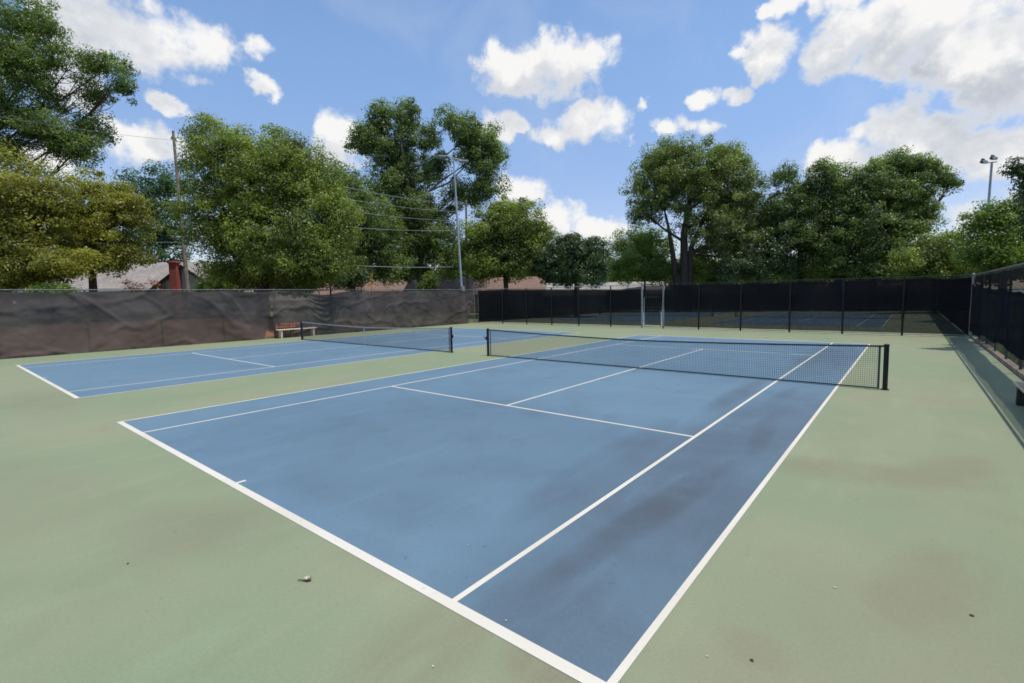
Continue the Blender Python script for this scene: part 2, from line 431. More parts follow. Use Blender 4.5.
# ------------------------------------------------------------------ tennis nets
def net(cx, cy, label, band, crank_on, group=None, detail=True):
    root = thing('tennis_net', label, 'tennis net', (cx, cy, 0), group)
    hw = 6.4
    def top(x):
        if abs(x) > hw: x = hw
        return .925 + (1.065 - .925) * (abs(x) / hw) ** 1.5
    for sx in (-1, 1):
        p = MB().tube([(cx + sx * hw, cy, 0), (cx + sx * hw, cy, 1.06)], .052, 12)
        p.tube([(cx + sx * hw, cy, 1.06), (cx + sx * hw, cy, 1.085), (cx + sx * hw, cy, 1.10)], [.058, .058, .03], 12)
        p.tube([(cx + sx * hw, cy, 0), (cx + sx * hw, cy, .02)], .085, 12)
        po = p.build('post', 'black_steel', root, smooth=False)
        if sx in crank_on:
            c = MB().bbox((cx + sx * (hw + .075), cy, .70), (.06, .09, .13), .01)
            c.tube([(cx + sx * (hw + .10), cy, .70), (cx + sx * (hw + .15), cy, .70), (cx + sx * (hw + .15), cy - .10, .76)], .012, 6)
            cc = bpy.data.objects.new('crank', None)
            COL.objects.unlink(cc) if cc.name in COL.objects else None
            bpy.data.objects.remove(cc)
            o = c.build('crank', 'black_steel', po); o.matrix_parent_inverse = Matrix.Identity(4); o.location = (0, 0, 0)
            o.matrix_parent_inverse = Matrix.Translation((-cx, -cy, 0))
            o.matrix_parent_inverse = Matrix.Identity(4)
    x0 = hw - .13
    # netting: every cord
    n = MB(); r = .0030 if detail else .003; st = .045 if detail else .09
    k = int(2 * x0 / st)
    for i in range(k + 1):
        x = -x0 + i * 2 * x0 / k
        n.tube([(cx + x, cy, .03), (cx + x, cy, top(x) - .03)], r, 3, False)
    rows = int(.9 / st)
    for j in range(rows + 1):
        pts = [(cx + x, cy + .001, .03 + (top(x) - .06) * j / rows) for x in np.linspace(-x0, x0, 17)]
        n.tube(pts, r, 3, False)
    n.build('netting', 'net', root)
    h = MB(); N = 32
    for (zt, zb, th) in ((.0, .045, .014),):
        X = np.linspace(-hw + .05, hw - .05, N + 1)
        for i in range(N):
            a, b = X[i], X[i + 1]
            c = [(cx + a, cy - th / 2, top(a) - zb), (cx + b, cy - th / 2, top(b) - zb), (cx + b, cy - th / 2, top(b)), (cx + a, cy - th / 2, top(a))]
            h.prism(c, (0, th, 0))
    h.build('headband', band, root)
    b = MB()
    for i in range(N):
        a, c = -x0 + i * 2 * x0 / N, -x0 + (i + 1) * 2 * x0 / N
        b.prism([(cx + a, cy - .005, .012), (cx + c, cy - .005, .012), (cx + c, cy - .005, .045), (cx + a, cy - .005, .045)], (0, .01, 0))
    b.build('bottom_band', 'band', root)
    for sx in (-1, 1):
        MB().bbox((cx + sx * x0, cy, .5 * top(x0)), (.045, .014, top(x0) - .02), .004).build('side_band', 'band', root)
    if band == 'band_white':
        MB().bbox((cx, cy - .012, .45), (.05, .006, .90), .002).build('center_strap', 'strap', root)
    return root
net(0, 0, 'long black tennis net with dark top band across the near court', 'band', (-1,), )
net(CX2, .016, 'tennis net with faded white top band on the left court', 'band_white', (1,))
net(0, CY2, 'tennis net seen through the screen on the court beyond, at right', 'band_white', (1,), detail=False)
net(CX2, CY2, 'tennis net seen through the screen on the court beyond, at left', 'band_white', (1,), detail=False)

# ------------------------------------------------------------------ fences
def chain(m, P0, P1, z0, z1, pitch=.072, r=.0017):
    """woven wire diamonds between two ground points"""
    P0 = np.array(P0, float); P1 = np.array(P1, float); L = np.linalg.norm(P1 - P0); d = (P1 - P0) / L
    H = z1 - z0
    for sgn in (1, -1):
        s = -H
        while s < L + H:
            a, b = (s, z0), (s + sgn * H, z1)
            # clip to 0..L
            def clip(p, q):
                (s1, h1), (s2, h2) = p, q
                t0, t1 = 0., 1.
                ds = s2 - s1
                lo, hi = (0 - s1) / ds, (L - s1) / ds
                if lo > hi: lo, hi = hi, lo
                t0, t1 = max(0, lo), min(1, hi)
                if t0 >= t1: return None
                return (s1 + ds * t0, h1 + (h2 - h1) * t0), (s1 + ds * t1, h1 + (h2 - h1) * t1)
            c = clip(a, b)
            if c:
                (s1, h1), (s2, h2) = c
                A = P0 + d * s1; B = P0 + d * s2
                m.tube([(A[0], A[1], h1), (B[0], B[1], h2)], r, 3, False)
            s += pitch
    return m

def post(x, y, h, r, mat, root, cap=True, lbl=None):
    m = MB().tube([(x, y, -.1), (x, y, h - .02)], r, 10)
    if cap: m.tube([(x, y, h - .03), (x, y, h + .01), (x, y, h + .05)], [r * 1.2, r * 1.2, r * .3], 10)
    return m.build('post', mat, root, label=lbl)

def cloth(name, fn, ns, nz, mat, root):
    m = MB()
    for i in range(ns + 1):
        for j in range(nz + 1): m.v.append(tuple(fn(i / ns, j / nz)))
    for i in range(ns):
        for j in range(nz):
            a = i * (nz + 1) + j; m.f.append((a, a + nz + 1, a + nz + 2, a + 1))
    return m.build(name, mat, root, smooth=True)
nz3 = lambda x, y, z=0.: mnoise.noise(Vector((x, y, z)))
def fbm(x, y, z=0., o=4):
    s, a = 0., 1.
    for _ in range(o): s += a * nz3(x, y, z); x *= 2.03; y *= 2.03; a *= .5
    return s

# ---- left fence (screens lit, wrinkled, hung on the court side)
lf = thing('chain_link_fence', 'long left fence of steel mesh hung with wrinkled grey brown windscreen', 'fence', (FX0, 0, 0))
chain(MB(), (FX0 - .05, FYB), (FX0 - .05, FY1), .04, 3.0).build('wire_mesh', 'old_steel', lf)
y = FY1
lposts = []
while y > FYB: lposts.append(y); y -= 2.95
for y in lposts: post(FX0 - .11, y, 3.0, .04, 'galv', lf)
MB().tube([(FX0 - .05, FYB, 3.0), (FX0 - .05, FY1, 3.0)], .024, 8).build('top_rail', 'old_steel', lf)
MB().tube([(FX0 - .05, FYB, 1.7), (FX0 - .05, FY1, 1.7)], .03, 8).build('mid_rail', 'old_steel', lf)
YS = -.35                                            # where the two screens part
def fold(y, z):
    """horizontal bulge of the cloth towards the court"""
    w = .07 * fbm(y * .5, z * .7, 3.) + .035 * math.sin(y * 2.13 + 1.3 * z + 2 * fbm(y * .2, z * .3))
    # diagonal creases
    w += .055 * max(0, math.sin((y * .9 + z * 1.6) * 1.7 + 7 * fbm(y * .13, z * .22, 9.))) ** 6 * sm(-.3, .4, fbm(y * .2, z * .2, 12.))
    w += .045 * max(0, math.sin((y * .35 - z * 1.6) * 2.1 + 6 * fbm(y * .17, z * .2, 5.))) ** 8 * sm(-.3, .4, fbm(y * .2, z * .2, 32.))
    w += .03 * fbm(y * 1.7, z * 1.7, 1., 3)
    return w
def scr1(a, b):
    y = FYB + a * (YS - FYB); zt = 2.93 - .05 * abs(math.sin(y * 1.07)) - .10 * max(0, fbm(y * .25, 0, 7))
    z = .03 + b * (zt - .03)
    if a > .93:                                       # free edge pulled back towards the bottom
        k = (a - .93) / .07; y -= k * .60 * max(0, 1 - b / .85) ** 1.2
    w = fold(y, z)
    for (y0, sl) in ((-2.9, .62), (-9.4, 1.1), (-17, .9)):  # long pulled creases from the top corners
        d = (y - y0) - sl * (2.9 - z); w += .09 * math.exp(-(d / .13) ** 2) * sm(.4, 2.9, z) * sm(0, .5, 2.95 - z)
        d += .28; w += .05 * math.exp(-(d / .10) ** 2) * sm(.8, 2.9, z)
    return (FX0 + .045 + max(-.03, w) + .03, y, z)
def scr2(a, b):
    y = YS - .03 + a * (FY1 - .30 - YS)
    sag = .26 * math.exp(-((y - 3.0) / 1.15) ** 2)
    zt = 2.93 - sag - .03 * abs(math.sin(y * 1.07)) - .05 * max(0, fbm(y * .3, 0, 2))
    if a > .965: zt -= 0
    z = .03 + b * (zt - .03)
    w = fold(y, z) * (1.1 if y < 5 else .8)
    # swags hanging under the sagging bay, centred y = 3
    for k, (r, am) in enumerate(((.35, .10), (.62, .09), (.92, .09), (1.25, .07), (1.6, .06), (2.0, .045))):
        yy = (y - 3.05) / 1.55
        if abs(yy) < 1.25:
            zc = 2.95 - r * (1 - .75 * yy * yy)
            w += am * math.exp(-((z - zc) / .085) ** 2) * (1 - (abs(yy) / 1.25) ** 2)
    if a > .94:
        k = (a - .94) / .06; y -= k * .7 * (1 - b) ** 1.2
    return (FX0 + .045 + max(-.03, w) + .03, y, z)
cloth('windscreen', scr1, 300, 44, 'screen_lit', lf)
cloth('windscreen', scr2, 300, 60, 'screen_lit', lf)

# ---- far fence (black coated, screens behind the posts)
ff = thing('chain_link_fence', 'far fence of black posts and black screen closing the court end', 'fence', (FX0, FY1, 0))
XG0, XG1 = on_y(644.5, FY1), on_y(661.5, FY1)
us = [503, 527, 552, 579, 611]
fposts = [on_y(u, FY1) for u in us] + [on_y(u, FY1) for u in (699, 741, 790, 843, 903)]
for x in fposts: post(x, FY1 - .05, 3.0, .048, 'black_steel', ff, cap=False)
post(FX0 + .40, FY1 - .02, 3.0, .035, 'old_steel', ff, lbl='pale galvanised corner post beside the left fence')
post(XG0 - .16, FY1 - .05, 3.12, .062, 'white_paint', ff, lbl='tall white gate post')
post(XG1 + .14, FY1 - .05, 2.95, .055, 'galv', ff, lbl='shorter grey gate post')
MB().tube([(XG1 + .14, FY1 - .05, .02), (XG1 + .14, FY1 - .05, 1.35)], .075, 10).build('post_sleeve', 'white_paint', ff)
chain(MB(), (FX0, FY1), (XG0 - .16, FY1), .04, 3.0).build('wire_mesh', 'black_steel', ff)
chain(MB(), (XG1 + .14, FY1), (FX1, FY1), .04, 3.0).build('wire_mesh', 'black_steel', ff)
MB().tube([(FX0, FY1, 3.0), (XG0 - .16, FY1, 3.0)], .022, 8).build('top_rail', 'galv', ff)
MB().tube([(XG1 + .14, FY1, 3.0), (FX1, FY1, 3.0)], .022, 8).build('top_rail', 'black_steel', ff)
MB().tube([(FX0, FY1, .07), (XG0 - .16, FY1, .07)], .012, 6).build('bottom_rail', 'black_steel', ff)
MB().tube([(XG1 + .14, FY1, .07), (FX1, FY1, .07)], .012, 6).build('bottom_rail', 'black_steel', ff)
def far_scr(xa, xb, topf):
    def fn(a, b):
        x = xa + a * (xb - xa); z0 = .13 + .02 * nz3(x * .8, 1.)
        zt = topf(x); z = z0 + b * (zt - z0)
        w = .02 * fbm(x * .8, z * .9, 4.) + .012 * max(0, math.sin(x * 2.4 + z)) ** 4
        return (x, FY1 + .06 + w, z)
    return fn
def topA(x):
    k = (x - FX0) / (XG0 - FX0)
    return 2.93 - .26 * max(0, (k - .25) / .75) ** 1.0 + .24 * sm(.86, 1., k) - .02 * abs(math.sin(x * 2.4))
cloth('windscreen', far_scr(FX0 + .3, XG0 - .2, topA), 150, 16, 'screen_black', ff)
cloth('windscreen', far_scr(XG1 + .18, FX1 - .05, lambda x: 2.93 - .05 * abs(math.sin(x * 1.2 + 1)) - .03 * fbm(x * .4, 2)), 170, 16, 'screen_black', ff)
# top strip with second layer, making the upper two thirds denser
def doubled(xa, xb):
    def fn(a, b):
        x = xa + a * (xb - xa); z0 = 1.32 + .03 * math.sin(x * 1.3) + .03 * nz3(x * 1.1, 6.); zt = 2.86 - .03 * abs(math.sin(x * 1.2 + 1))
        return (x, FY1 + .13 + .02 * fbm(x * .8, b * 2, 14.), z0 + b * (zt - z0))
    return fn
cloth('upper_windscreen', doubled(XG1 + .18, FX1 - .05), 150, 10, 'screen_black', ff)
cloth('upper_windscreen', far_scr(XG0 - 3.1, XG0 - .2, lambda x: topA(x) - .05), 30, 8, 'screen_black', ff)
for o in list(bpy.data.objects):
    if o.name == 'upper_windscreen.001':
        for v in o.data.vertices: v.co.y += .06; v.co.z = 1.3 + (v.co.z - .13) * (2.62 - 1.3) / 2.5

# ---- gate
gt = thing('walk_gate', 'narrow chain link gate between the two white posts of far fence', 'gate', (XG0, FY1, 0))
gx0, gx1 = XG0, XG1 - .02
m = MB().tube([(gx0, FY1 - .05, .08), (gx0, FY1 - .05, 2.1)], .028, 8)
m.build('frame', 'white_paint', gt, label='white upright of the gate leaf')
m = MB().tube([(gx0, FY1 - .05, 2.1), (gx1, FY1 - .05, 2.1), (gx1, FY1 - .05, .08), (gx0, FY1 - .05, .08)], .022, 8)
m.tube([(gx0, FY1 - .05, 1.1), (gx1, FY1 - .05, 1.1)], .018, 8); m.build('frame', 'black_steel', gt, label='dark bars of the gate leaf')
chain(MB(), (gx0, FY1 - .05), (gx1, FY1 - .05), .08, 2.1).build('wire_mesh', 'black_steel', gt)
MB().bbox((gx1 - .03, FY1 - .1, 1.12), (.10, .05, .07), .01).build('latch', 'galv', gt)
for z in (.5, 1.75): MB().tube([(gx0 - .09, FY1 - .05, z - .03), (gx0 - .09, FY1 - .05, z + .03)], .05, 8).build('hinge', 'galv', gt)
def gsc(a, b): return (gx0 + .03 + a * (gx1 - gx0 - .06), FY1 - .02 + .01 * nz3(a * 3, b * 3), .2 + b * 1.85)
cloth('windscreen', gsc, 8, 10, 'screen_black', gt)
tp = thing('gate_header', 'screened panel above the narrow gate in the far fence', 'fence panel', (XG0, FY1, 2.15))
MB().tube([(gx0 - .12, FY1 - .05, 2.96), (gx1 + .12, FY1 - .05, 2.96)], .02, 8).build('rail', 'black_steel', tp)
MB().tube([(gx0 - .12, FY1 - .05, 2.2), (gx1 + .12, FY1 - .05, 2.2)], .02, 8).build('rail', 'black_steel', tp)
cloth('windscreen', lambda a, b: (gx0 - .1 + a * (gx1 - gx0 + .2), FY1 + .02, 2.2 + b * .72), 6, 6, 'screen_black', tp)

# ---- right fence
rf = thing('chain_link_fence', 'right hand fence with galvanised rail and navy black screen hung low', 'fence', (FX1, 0, 0))
post(FX1 - .0, FY1 - .12, 3.05, .055, 'galv', rf, lbl='tall galvanised corner post')
y = FY1 - 2.6
while y > FYB: post(FX1 + .12, y, 2.98, .035, 'black_steel', rf, cap=False); y -= 2.6
MB().tube([(FX1, FYB, 3.0), (FX1, FY1 - .12, 3.0)], .028, 8).build('top_rail', 'old_steel', rf)
chain(MB(), (FX1 + .06, FYB), (FX1 + .06, FY1 - .1), .12, 3.0).build('wire_mesh', 'black_steel', rf)
def rscr(a, b):
    y = FYB + a * (FY1 - .25 - FYB)
    zt = 2.30 + .24 * sm(8, 16, y) + .05 * math.sin(y * 1.9) + .07 * fbm(y * .5, 3.)
    z0 = .56 + .05 * math.sin(y * 1.2) + .05 * fbm(y * .6, 8.) - .25 * sm(9, 16.5, y)
    z = z0 + b * (zt - z0)
    w = .03 * fbm(y * .7, z * .8, 2.) + .015 * max(0, math.sin(y * 2.4 + z * 2)) ** 4
    return (FX1 - .05 + .5 * w, y, z)
cloth('windscreen', rscr, 260, 18, 'screen_navy', rf)
def rscr2(a, b):
    y = FYB + a * (FY1 - .25 - FYB); return (FX1 + .02 + .01 * fbm(y, b), y, 2.12 + b * (.80 - .02 * abs(math.sin(y * 1.2))))
cloth('upper_windscreen', rscr2, 200, 4, 'screen_pale', rf)
# a lighter hem showing where the cloth has slipped
hm = MB()
pts = []
for i in range(14):
    y = 5.2 - i * .16; a = (y - FYB) / (FY1 - .25 - FYB); p = rscr(a, 1.); pts.append((p[0] - .006, p[1], p[2] - .015 - .03 * math.sin(i / 13 * math.pi)))
hm.tube(pts, [.012] + [.032] * 12 + [.012], 6).build('slipped_hem', 'galv', rf)

# ---- fence beyond the second pair of courts and its right side
bf = thing('chain_link_fence', 'distant dark screened fence closing the courts beyond the far fence', 'fence', (FX0, FY2, 0))
x = FX0
while x < FX1 + 1: post(x, FY2 + .05, 3.0, .04, 'black_steel', bf, cap=False); x += 3.3
MB().tube([(FX0, FY2, 3.0), (FX1, FY2, 3.0)], .025, 6).build('top_rail', 'black_steel', bf)
cloth('windscreen', lambda a, b: (FX0 + a * (FX1 - FX0), FY2 - .03 + .03 * nz3(a * 30, b * 2), .05 + b * 2.85), 90, 4, 'screen_black', bf)
sf = thing('chain_link_fence', 'dark side fence beyond the far corner post, running away', 'fence', (FX1, FY1, 0))
y = FY1 + 3
while y < FY2 + 1: post(FX1 + .05, y, 3.0, .04, 'black_steel', sf, cap=False); y += 3.3
MB().tube([(FX1, FY1 + .3, 3.0), (FX1, FY2, 3.0)], .025, 6).build('top_rail', 'black_steel', sf)
cloth('windscreen', lambda a, b: (FX1 - .03 + .03 * nz3(a * 30, b * 2), FY1 + .3 + a * (FY2 - FY1 - .3), .05 + b * 2.85), 90, 4, 'screen_navy', sf)
sg = thing('chain_link_fence', 'dark side fence running away behind the left end of far fence', 'fence', (FX0, FY1, 0))
y = FY1 + 3
while y < FY2 + 1: post(FX0 - .05, y, 3.0, .04, 'black_steel', sg, cap=False); y += 3.3
MB().tube([(FX0, FY1 + .3, 3.0), (FX0, FY2, 3.0)], .025, 6).build('top_rail', 'black_steel', sg)
cloth('windscreen', lambda a, b: (FX0 + .03 * nz3(a * 30, b * 2), FY1 + .3 + a * (FY2 - FY1 - .3), .05 + b * 2.85), 90, 4, 'screen_black', sg)

# ------------------------------------------------------------------ benches
def bench_left():
    x, y0, y1 = FX0 + .42, -.35, 2.15
    r = thing('wooden_bench', 'low wooden bench with reddish back against the left fence', 'bench', (x, (y0 + y1) / 2, 0))
    m = MB()
    for k in range(3): m.bbox((x - .14 + k * .14, (y0 + y1) / 2, .52 - .01 * math.sin(k)), (.125, y1 - y0, .045), .008)
    m.build('seat', 'tan_wood', r)
    for k, zc in enumerate((.68, .84)): MB().bbox((x - .24, (y0 + y1) / 2 - .6 + .3 * k, zc), (.03, (y1 - y0) * (.5), .11), .006).build('back_slat', 'red_wood', r)
    for yy in (y0 + .22, y1 - .22):
        mm = MB().bbox((x + .13, yy, .247), (.09, .11, .495), .01); mm.bbox((x - .13, yy, .247), (.09, .11, .495), .01); mm.bbox((x, yy, .44), (.16, .08, .07), .01)
        mm.build('leg', 'tan_wood', r)
    for yy in (y0 + .1, y0 + 1.0): MB().bbox((x - .215, yy, .47), (.03, .07, .86), .006).build('back_post', 'red_wood', r)
bench_left()
def bench_right():
    x, y1, y0 = 8.74, -.30, -2.1
    r = thing('wooden_bench', 'pale bench with dark block legs at right edge beside the fence', 'bench', (x, (y0 + y1) / 2, 0))
    m = MB()
    for k in range(3): m.bbox((x - .15 + k * .15, (y0 + y1) / 2, .43), (.14, y1 - y0, .05), .008)
    m.build('seat', 'tan_wood', r)
    for yy in (y1 - .16, y0 + .2): MB().bbox((x, yy, .20), (.36, .13, .40), .012).build('leg', 'iron', r)
bench_right()

# ------------------------------------------------------------------ litter on the court
gx, gy = gp(308, 581)
lr = thing('dry_leaf', 'small curled dry leaf, pale above and dark beneath, before the baseline', 'leaf', (gx, gy, 0))
m = MB()
L, Wd = .062, .034
for i in range(9):
    for j in range(5):
        a, b = i / 8 * 2 - 1, j / 4 * 2 - 1
        wd = Wd * (1 - a * a) ** .6 + .003
        x, y, z = a * L / 2, b * wd * .6, .008 + .030 * b * b + .018 * a * a
        c, s_ = math.cos(.6), math.sin(.6); m.v.append((gx + c * x - s_ * y, gy + s_ * x + c * y, z * .75 + .005 * math.sin(5 * a + 3 * b)))
for i in range(8):
    for j in range(4): q = i * 5 + j; m.f.append((q, q + 5, q + 6, q + 1))
m.build('blade', 'dry_leaf', lr, smooth=True)
MB().tube([(gx - .02, gy - .02, .008), (gx - .05, gy - .045, .014), (gx - .075, gy - .05, .008)], [.005, .004, .003], 6).build('stalk', 'dark_leaf', lr)
MB().tube([(gx - .015, gy - .012, .004), (gx + .005, gy, .012), (gx + .025, gy + .01, .006)], [.008, .014, .007], 8).build('seed_husk', 'dark_leaf', lr)
for (u, v, mt, lb, q) in ((707, 657, 'dry_leaf', 'tiny pale flake on green court right of the near doubles line', .012), (835, 588, 'dry_leaf', 'tiny pale flake halfway to the right edge on the green court', .014),
                       (972, 616, 'dark_leaf', 'tiny dark crumb of leaf near the right edge on green court', .022), (752, 661, 'dark_leaf', 'thin dark twig bit near bottom edge right of the court corner', .02),
                       (433, 667, 'dry_leaf', 'tiny pale flake at bottom edge left of the baseline', .013), (468, 545, 'dry_leaf', 'tiny pale fleck on the blue court left of singles line', .011),
                       (506, 621, 'dry_leaf', 'tiny pale fleck in the dark alley near the baseline', .011), (128, 564, 'dark_leaf', 'small dark leaf scrap on green court at lower left', .02)):
    x, y = gp(u, v); m = MB(); q *= .62; a0 = rng.random() * 6
    pts = [(x + q * (.6 + .5 * rng.random()) * math.cos(a0 + k * 1.05) * 1.3, y + q * (.6 + .5 * rng.random()) * math.sin(a0 + k * 1.05), .006) for k in range(6)]
    m.prism(pts, (0, 0, .002)); m.build('leaf_scrap', mt, label=lb, cat='leaf scrap')

# ------------------------------------------------------------------ houses
def house(name, label, base, w, d, hw, hr, rot, roofm, wallm, z0, chimney=None, gable=None, wins=True):
    """ridge along local x; local y points away from the viewer"""
    r = thing(name, label, 'house', (base[0], base[1], z0))
    c, s = math.cos(rot), math.sin(rot)
    def T(x, y, z): return (base[0] + c * x - s * y, base[1] + s * x + c * y, z0 + z)
    R = np.array([[c, -s, 0], [s, c, 0], [0, 0, 1]])
    m = MB(); h = hw
    pts = [T(-w / 2, -d / 2, 0), T(-w / 2, d / 2, 0), T(-w / 2, d / 2, h), T(-w / 2, 0, hr - .12), T(-w / 2, -d / 2, h)]
    m.prism(pts, np.array(T(w / 2, 0, 0)) - np.array(T(-w / 2, 0, 0))); wall = m.build('wall', wallm, r)
    m = MB(); o = .45; th = .16; sl = (hr - h) / (d / 2)
    for sy in (-1, 1):
        e = (T(-w / 2 - o, sy * (d / 2 + o), h - o * sl + .02), T(w / 2 + o, sy * (d / 2 + o), h - o * sl + .02), T(w / 2 + o, 0, hr + .02), T(-w / 2 - o, 0, hr + .02))
        m.prism(e, (0, 0, th))
    roof = m.build('roof', roofm, r)
    m = MB(); m.box(T(0, -d / 2 - o - .02, h - o * sl + .04), (w + 2 * o, .04, .22), R); m.box(T(0, d / 2 + o + .02, h - o * sl + .04), (w + 2 * o, .04, .22), R)
    m.build('fascia', 'trim', r)
    if chimney:
        x, y, cw, ct = chimney
        q = MB().bbox(T(x, y, ct / 2), (cw, cw * .8, ct), .02, R); q.bbox(T(x, y, ct - .1), (cw + .14, cw * .8 + .14, .16), .02, R)
        q.build('chimney', 'brick', r)
    if gable:
        gx_, gw, gd, ghh, gr = gable      # front wing: its gable faces the viewer
        m = MB(); pts = [T(gx_ - gw / 2, -d / 2 - gd, 0), T(gx_ + gw / 2, -d / 2 - gd, 0), T(gx_ + gw / 2, -d / 2 - gd, ghh), T(gx_, -d / 2 - gd, gr), T(gx_ - gw / 2, -d / 2 - gd, ghh)]
        m.prism(pts, np.array(T(0, d / 2 + gd, 0)) - np.array(T(0, 0, 0))); m.build('front_wing', 'siding', r)
        m = MB(); s2 = (gr - ghh) / (gw / 2)
        for sx in (-1, 1):
            e = (T(gx_ + sx * (gw / 2 + .4), -d / 2 - gd - .4, ghh - .4 * s2 + .03), T(gx_, -d / 2 - gd - .4, gr + .03), T(gx_, 0, gr + .03), T(gx_ + sx * (gw / 2 + .4), 0, ghh - .4 * s2 + .03))
            m.prism(e, (0, 0, .15))
        m.build('wing_roof', roofm, r)
        m = MB()
        for sx in (-1, 1):
            m.prism([T(gx_ + sx * (gw / 2 + .42), -d / 2 - gd - .42, ghh - .42 * s2 - .06), T(gx_, -d / 2 - gd - .42, gr - .06), T(gx_, -d / 2 - gd - .42, gr + .16), T(gx_ + sx * (gw / 2 + .42), -d / 2 - gd - .42, ghh - .42 * s2 + .16)], np.array(T(0, -.03, 0)) - np.array(T(0, 0, 0)))
        m.build('gable_trim', 'iron', r)
        yy = -d / 2 - gd
        win(T, R, gx_, yy, ghh * .55, 1.3, 1.2, r)
    if wins:
        for xx in np.arange(-w / 2 + 1.6, w / 2 - 1, 3.1):
            if gable and abs(xx - gable[0]) < gable[1] / 2 + .8: continue
            if abs(xx - .2) < 1.2:
                MB().bbox(T(xx, -d / 2 - .03, 1.05), (.95, .06, 2.1), .01, R).build('door', 'door', r)
                continue
            win(T, R, xx, -d / 2, 1.5, 1.1, 1.3, r)
    return r
def win(T, R, x, y, z, w, h, root):
    m = MB()
    for (dx, dz, sx, sz) in ((-w / 2, 0, .09, h + .18), (w / 2, 0, .09, h + .18), (0, -h / 2, w - .09, .09), (0, h / 2, w - .09, .09), (0, 0, w - .09, .05)):
        m.box(T(x + dx, y - .04, z + dz), (sx, .08, sz), R)
    f = m.build('window', 'trim', root)
    g_ = MB().box(T(x, y - .015, z), (w - .09, .03, h - .09), R).build('pane', 'glass', f)
    g_.matrix_parent_inverse = Matrix.Identity(4)

def ground_at(u, dep):
    p = at(u, 300, dep); return (p[0], p[1], gh(p[0], p[1]))
b = ground_at(150, 47)
house('gabled_house', 'house with tan roof, white gable and red chimney behind left fence', b, 17.0, 8.5, 2.5, 4.8, YAW + .0, 'roof_tan', 'siding_grey', b[2], chimney=(7.5, -6.9, .62, 4.5), gable=(8.0, 6.0, 2.2, 1.9, 4.05))
b = ground_at(478, 66)
house('ranch_house', 'low house with long reddish brown roof behind the white light pole', b, 17.5, 8, 2.6, 4.4, YAW - .05, 'roof_brown', 'brick_wall', b[2])
b = ground_at(372, 72)
house('ranch_house', 'low brown roofed house glimpsed below the tall left centre tree', b, 14, 8, 2.5, 4.6, YAW + .15, 'roof_brown', 'siding', b[2])
b = ground_at(600, 84)
house('ranch_house', 'low house with pale roof just left of the white gate post', b, 22, 8, 2.3, 4.1, YAW + .0, 'roof_pale', 'siding', b[2])

# ------------------------------------------------------------------ poles, lights, wires
def zpix(u, v, dep): return at(u, v, dep)
# leaning wooden utility pole
pb = ground_at(189, 38); ptop = at(173, 131, 38)
up = thing('utility_pole', 'leaning grey brown wooden utility pole beside the red chimney', 'utility pole', pb)
P = lambda k: tuple(np.array(pb) + (np.array(ptop) - np.array(pb)) * k)
MB().tube([P(0), P(.5), P(1)], [.16, .135, .09], 12).build('shaft', 'pole_wood', up)
ca = np.array(P(.955)); m = MB().box(tuple(ca), (.55, .1, .12), np.array([[HF[0], -HR[0], 0], [HF[1], -HR[1], 0], [0, 0, 1]])); m.build('crossarm', 'pole_wood', up)
for k in (-.2, .2):
    q = ca + HF * k; MB().tube([q + [0, 0, .05], q + [0, 0, .14], q + [0, 0, .2]], [.035, .05, .03], 8).build('insulator', 'ceramic', up)
q = np.array(P(.42)) + HR * .24; MB().tube([q, q + [0, 0, .35], q + [0, 0, .38]], [.12, .12, .05], 10).build('junction_box', 'ceramic', up)
# second, thinner wooden pole behind the light
pb2 = ground_at(467.5, 55); pt2 = at(466, 200, 55)
up2 = thing('utility_pole', 'thin dark wooden utility pole just right of the white light pole', 'utility pole', pb2)
MB().tube([pb2, pt2], [.17, .11], 10).build('shaft', 'pole_wood', up2)
c2 = np.array(pt2) - [0, 0, .5]; MB().box(tuple(c2), (1.4, .1, .12), np.array([[HF[0], -HR[0], 0], [HF[1], -HR[1], 0], [0, 0, 1]])).build('crossarm', 'pole_wood', up2)
def wire(a, b, sag, rad, label):
    pts = [np.array(a) + (np.array(b) - np.array(a)) * t - np.array([0, 0, 4 * sag * t * (1 - t)]) for t in np.linspace(0, 1, 25)]
    MB().tube(pts, rad * .95, 5).build('power_line', 'wire', label=label, cat='power line', group='wires strung between the utility poles')
def pz(k): return np.array(P(k))
wire(pz(.97) + HF * .2, at(466, 203, 55) + HF * .6, 1.0, .012, 'topmost thin wire from leaning pole to the pole beside the light')
wire(pz(.97) - HF * .2, at(466, 206, 55) - HF * .6, 1.0, .012, 'second wire from the top between the two wooden poles')
wire(pz(.86), at(466, 212, 55), .9, .014, 'third wire down between the two wooden poles')
wire(pz(.76), at(466, 221, 55), .8, .016, 'fourth wire down between the two wooden poles')
wire(pz(.60), at(466, 230, 55), .7, .018, 'fifth wire down between the two wooden poles')
wire(pz(.36), at(466, 266.5, 55), .55, .028, 'lowest thick pale cable between the two wooden poles')
lw = at(-260, 60, 30)
wire(pz(.95), lw, .6, .012, 'high thin wire leaving the leaning pole towards the left edge')
wire(pz(.40), at(-260, 205, 30), .6, .02, 'low thick cable leaving the leaning pole towards the left edge')

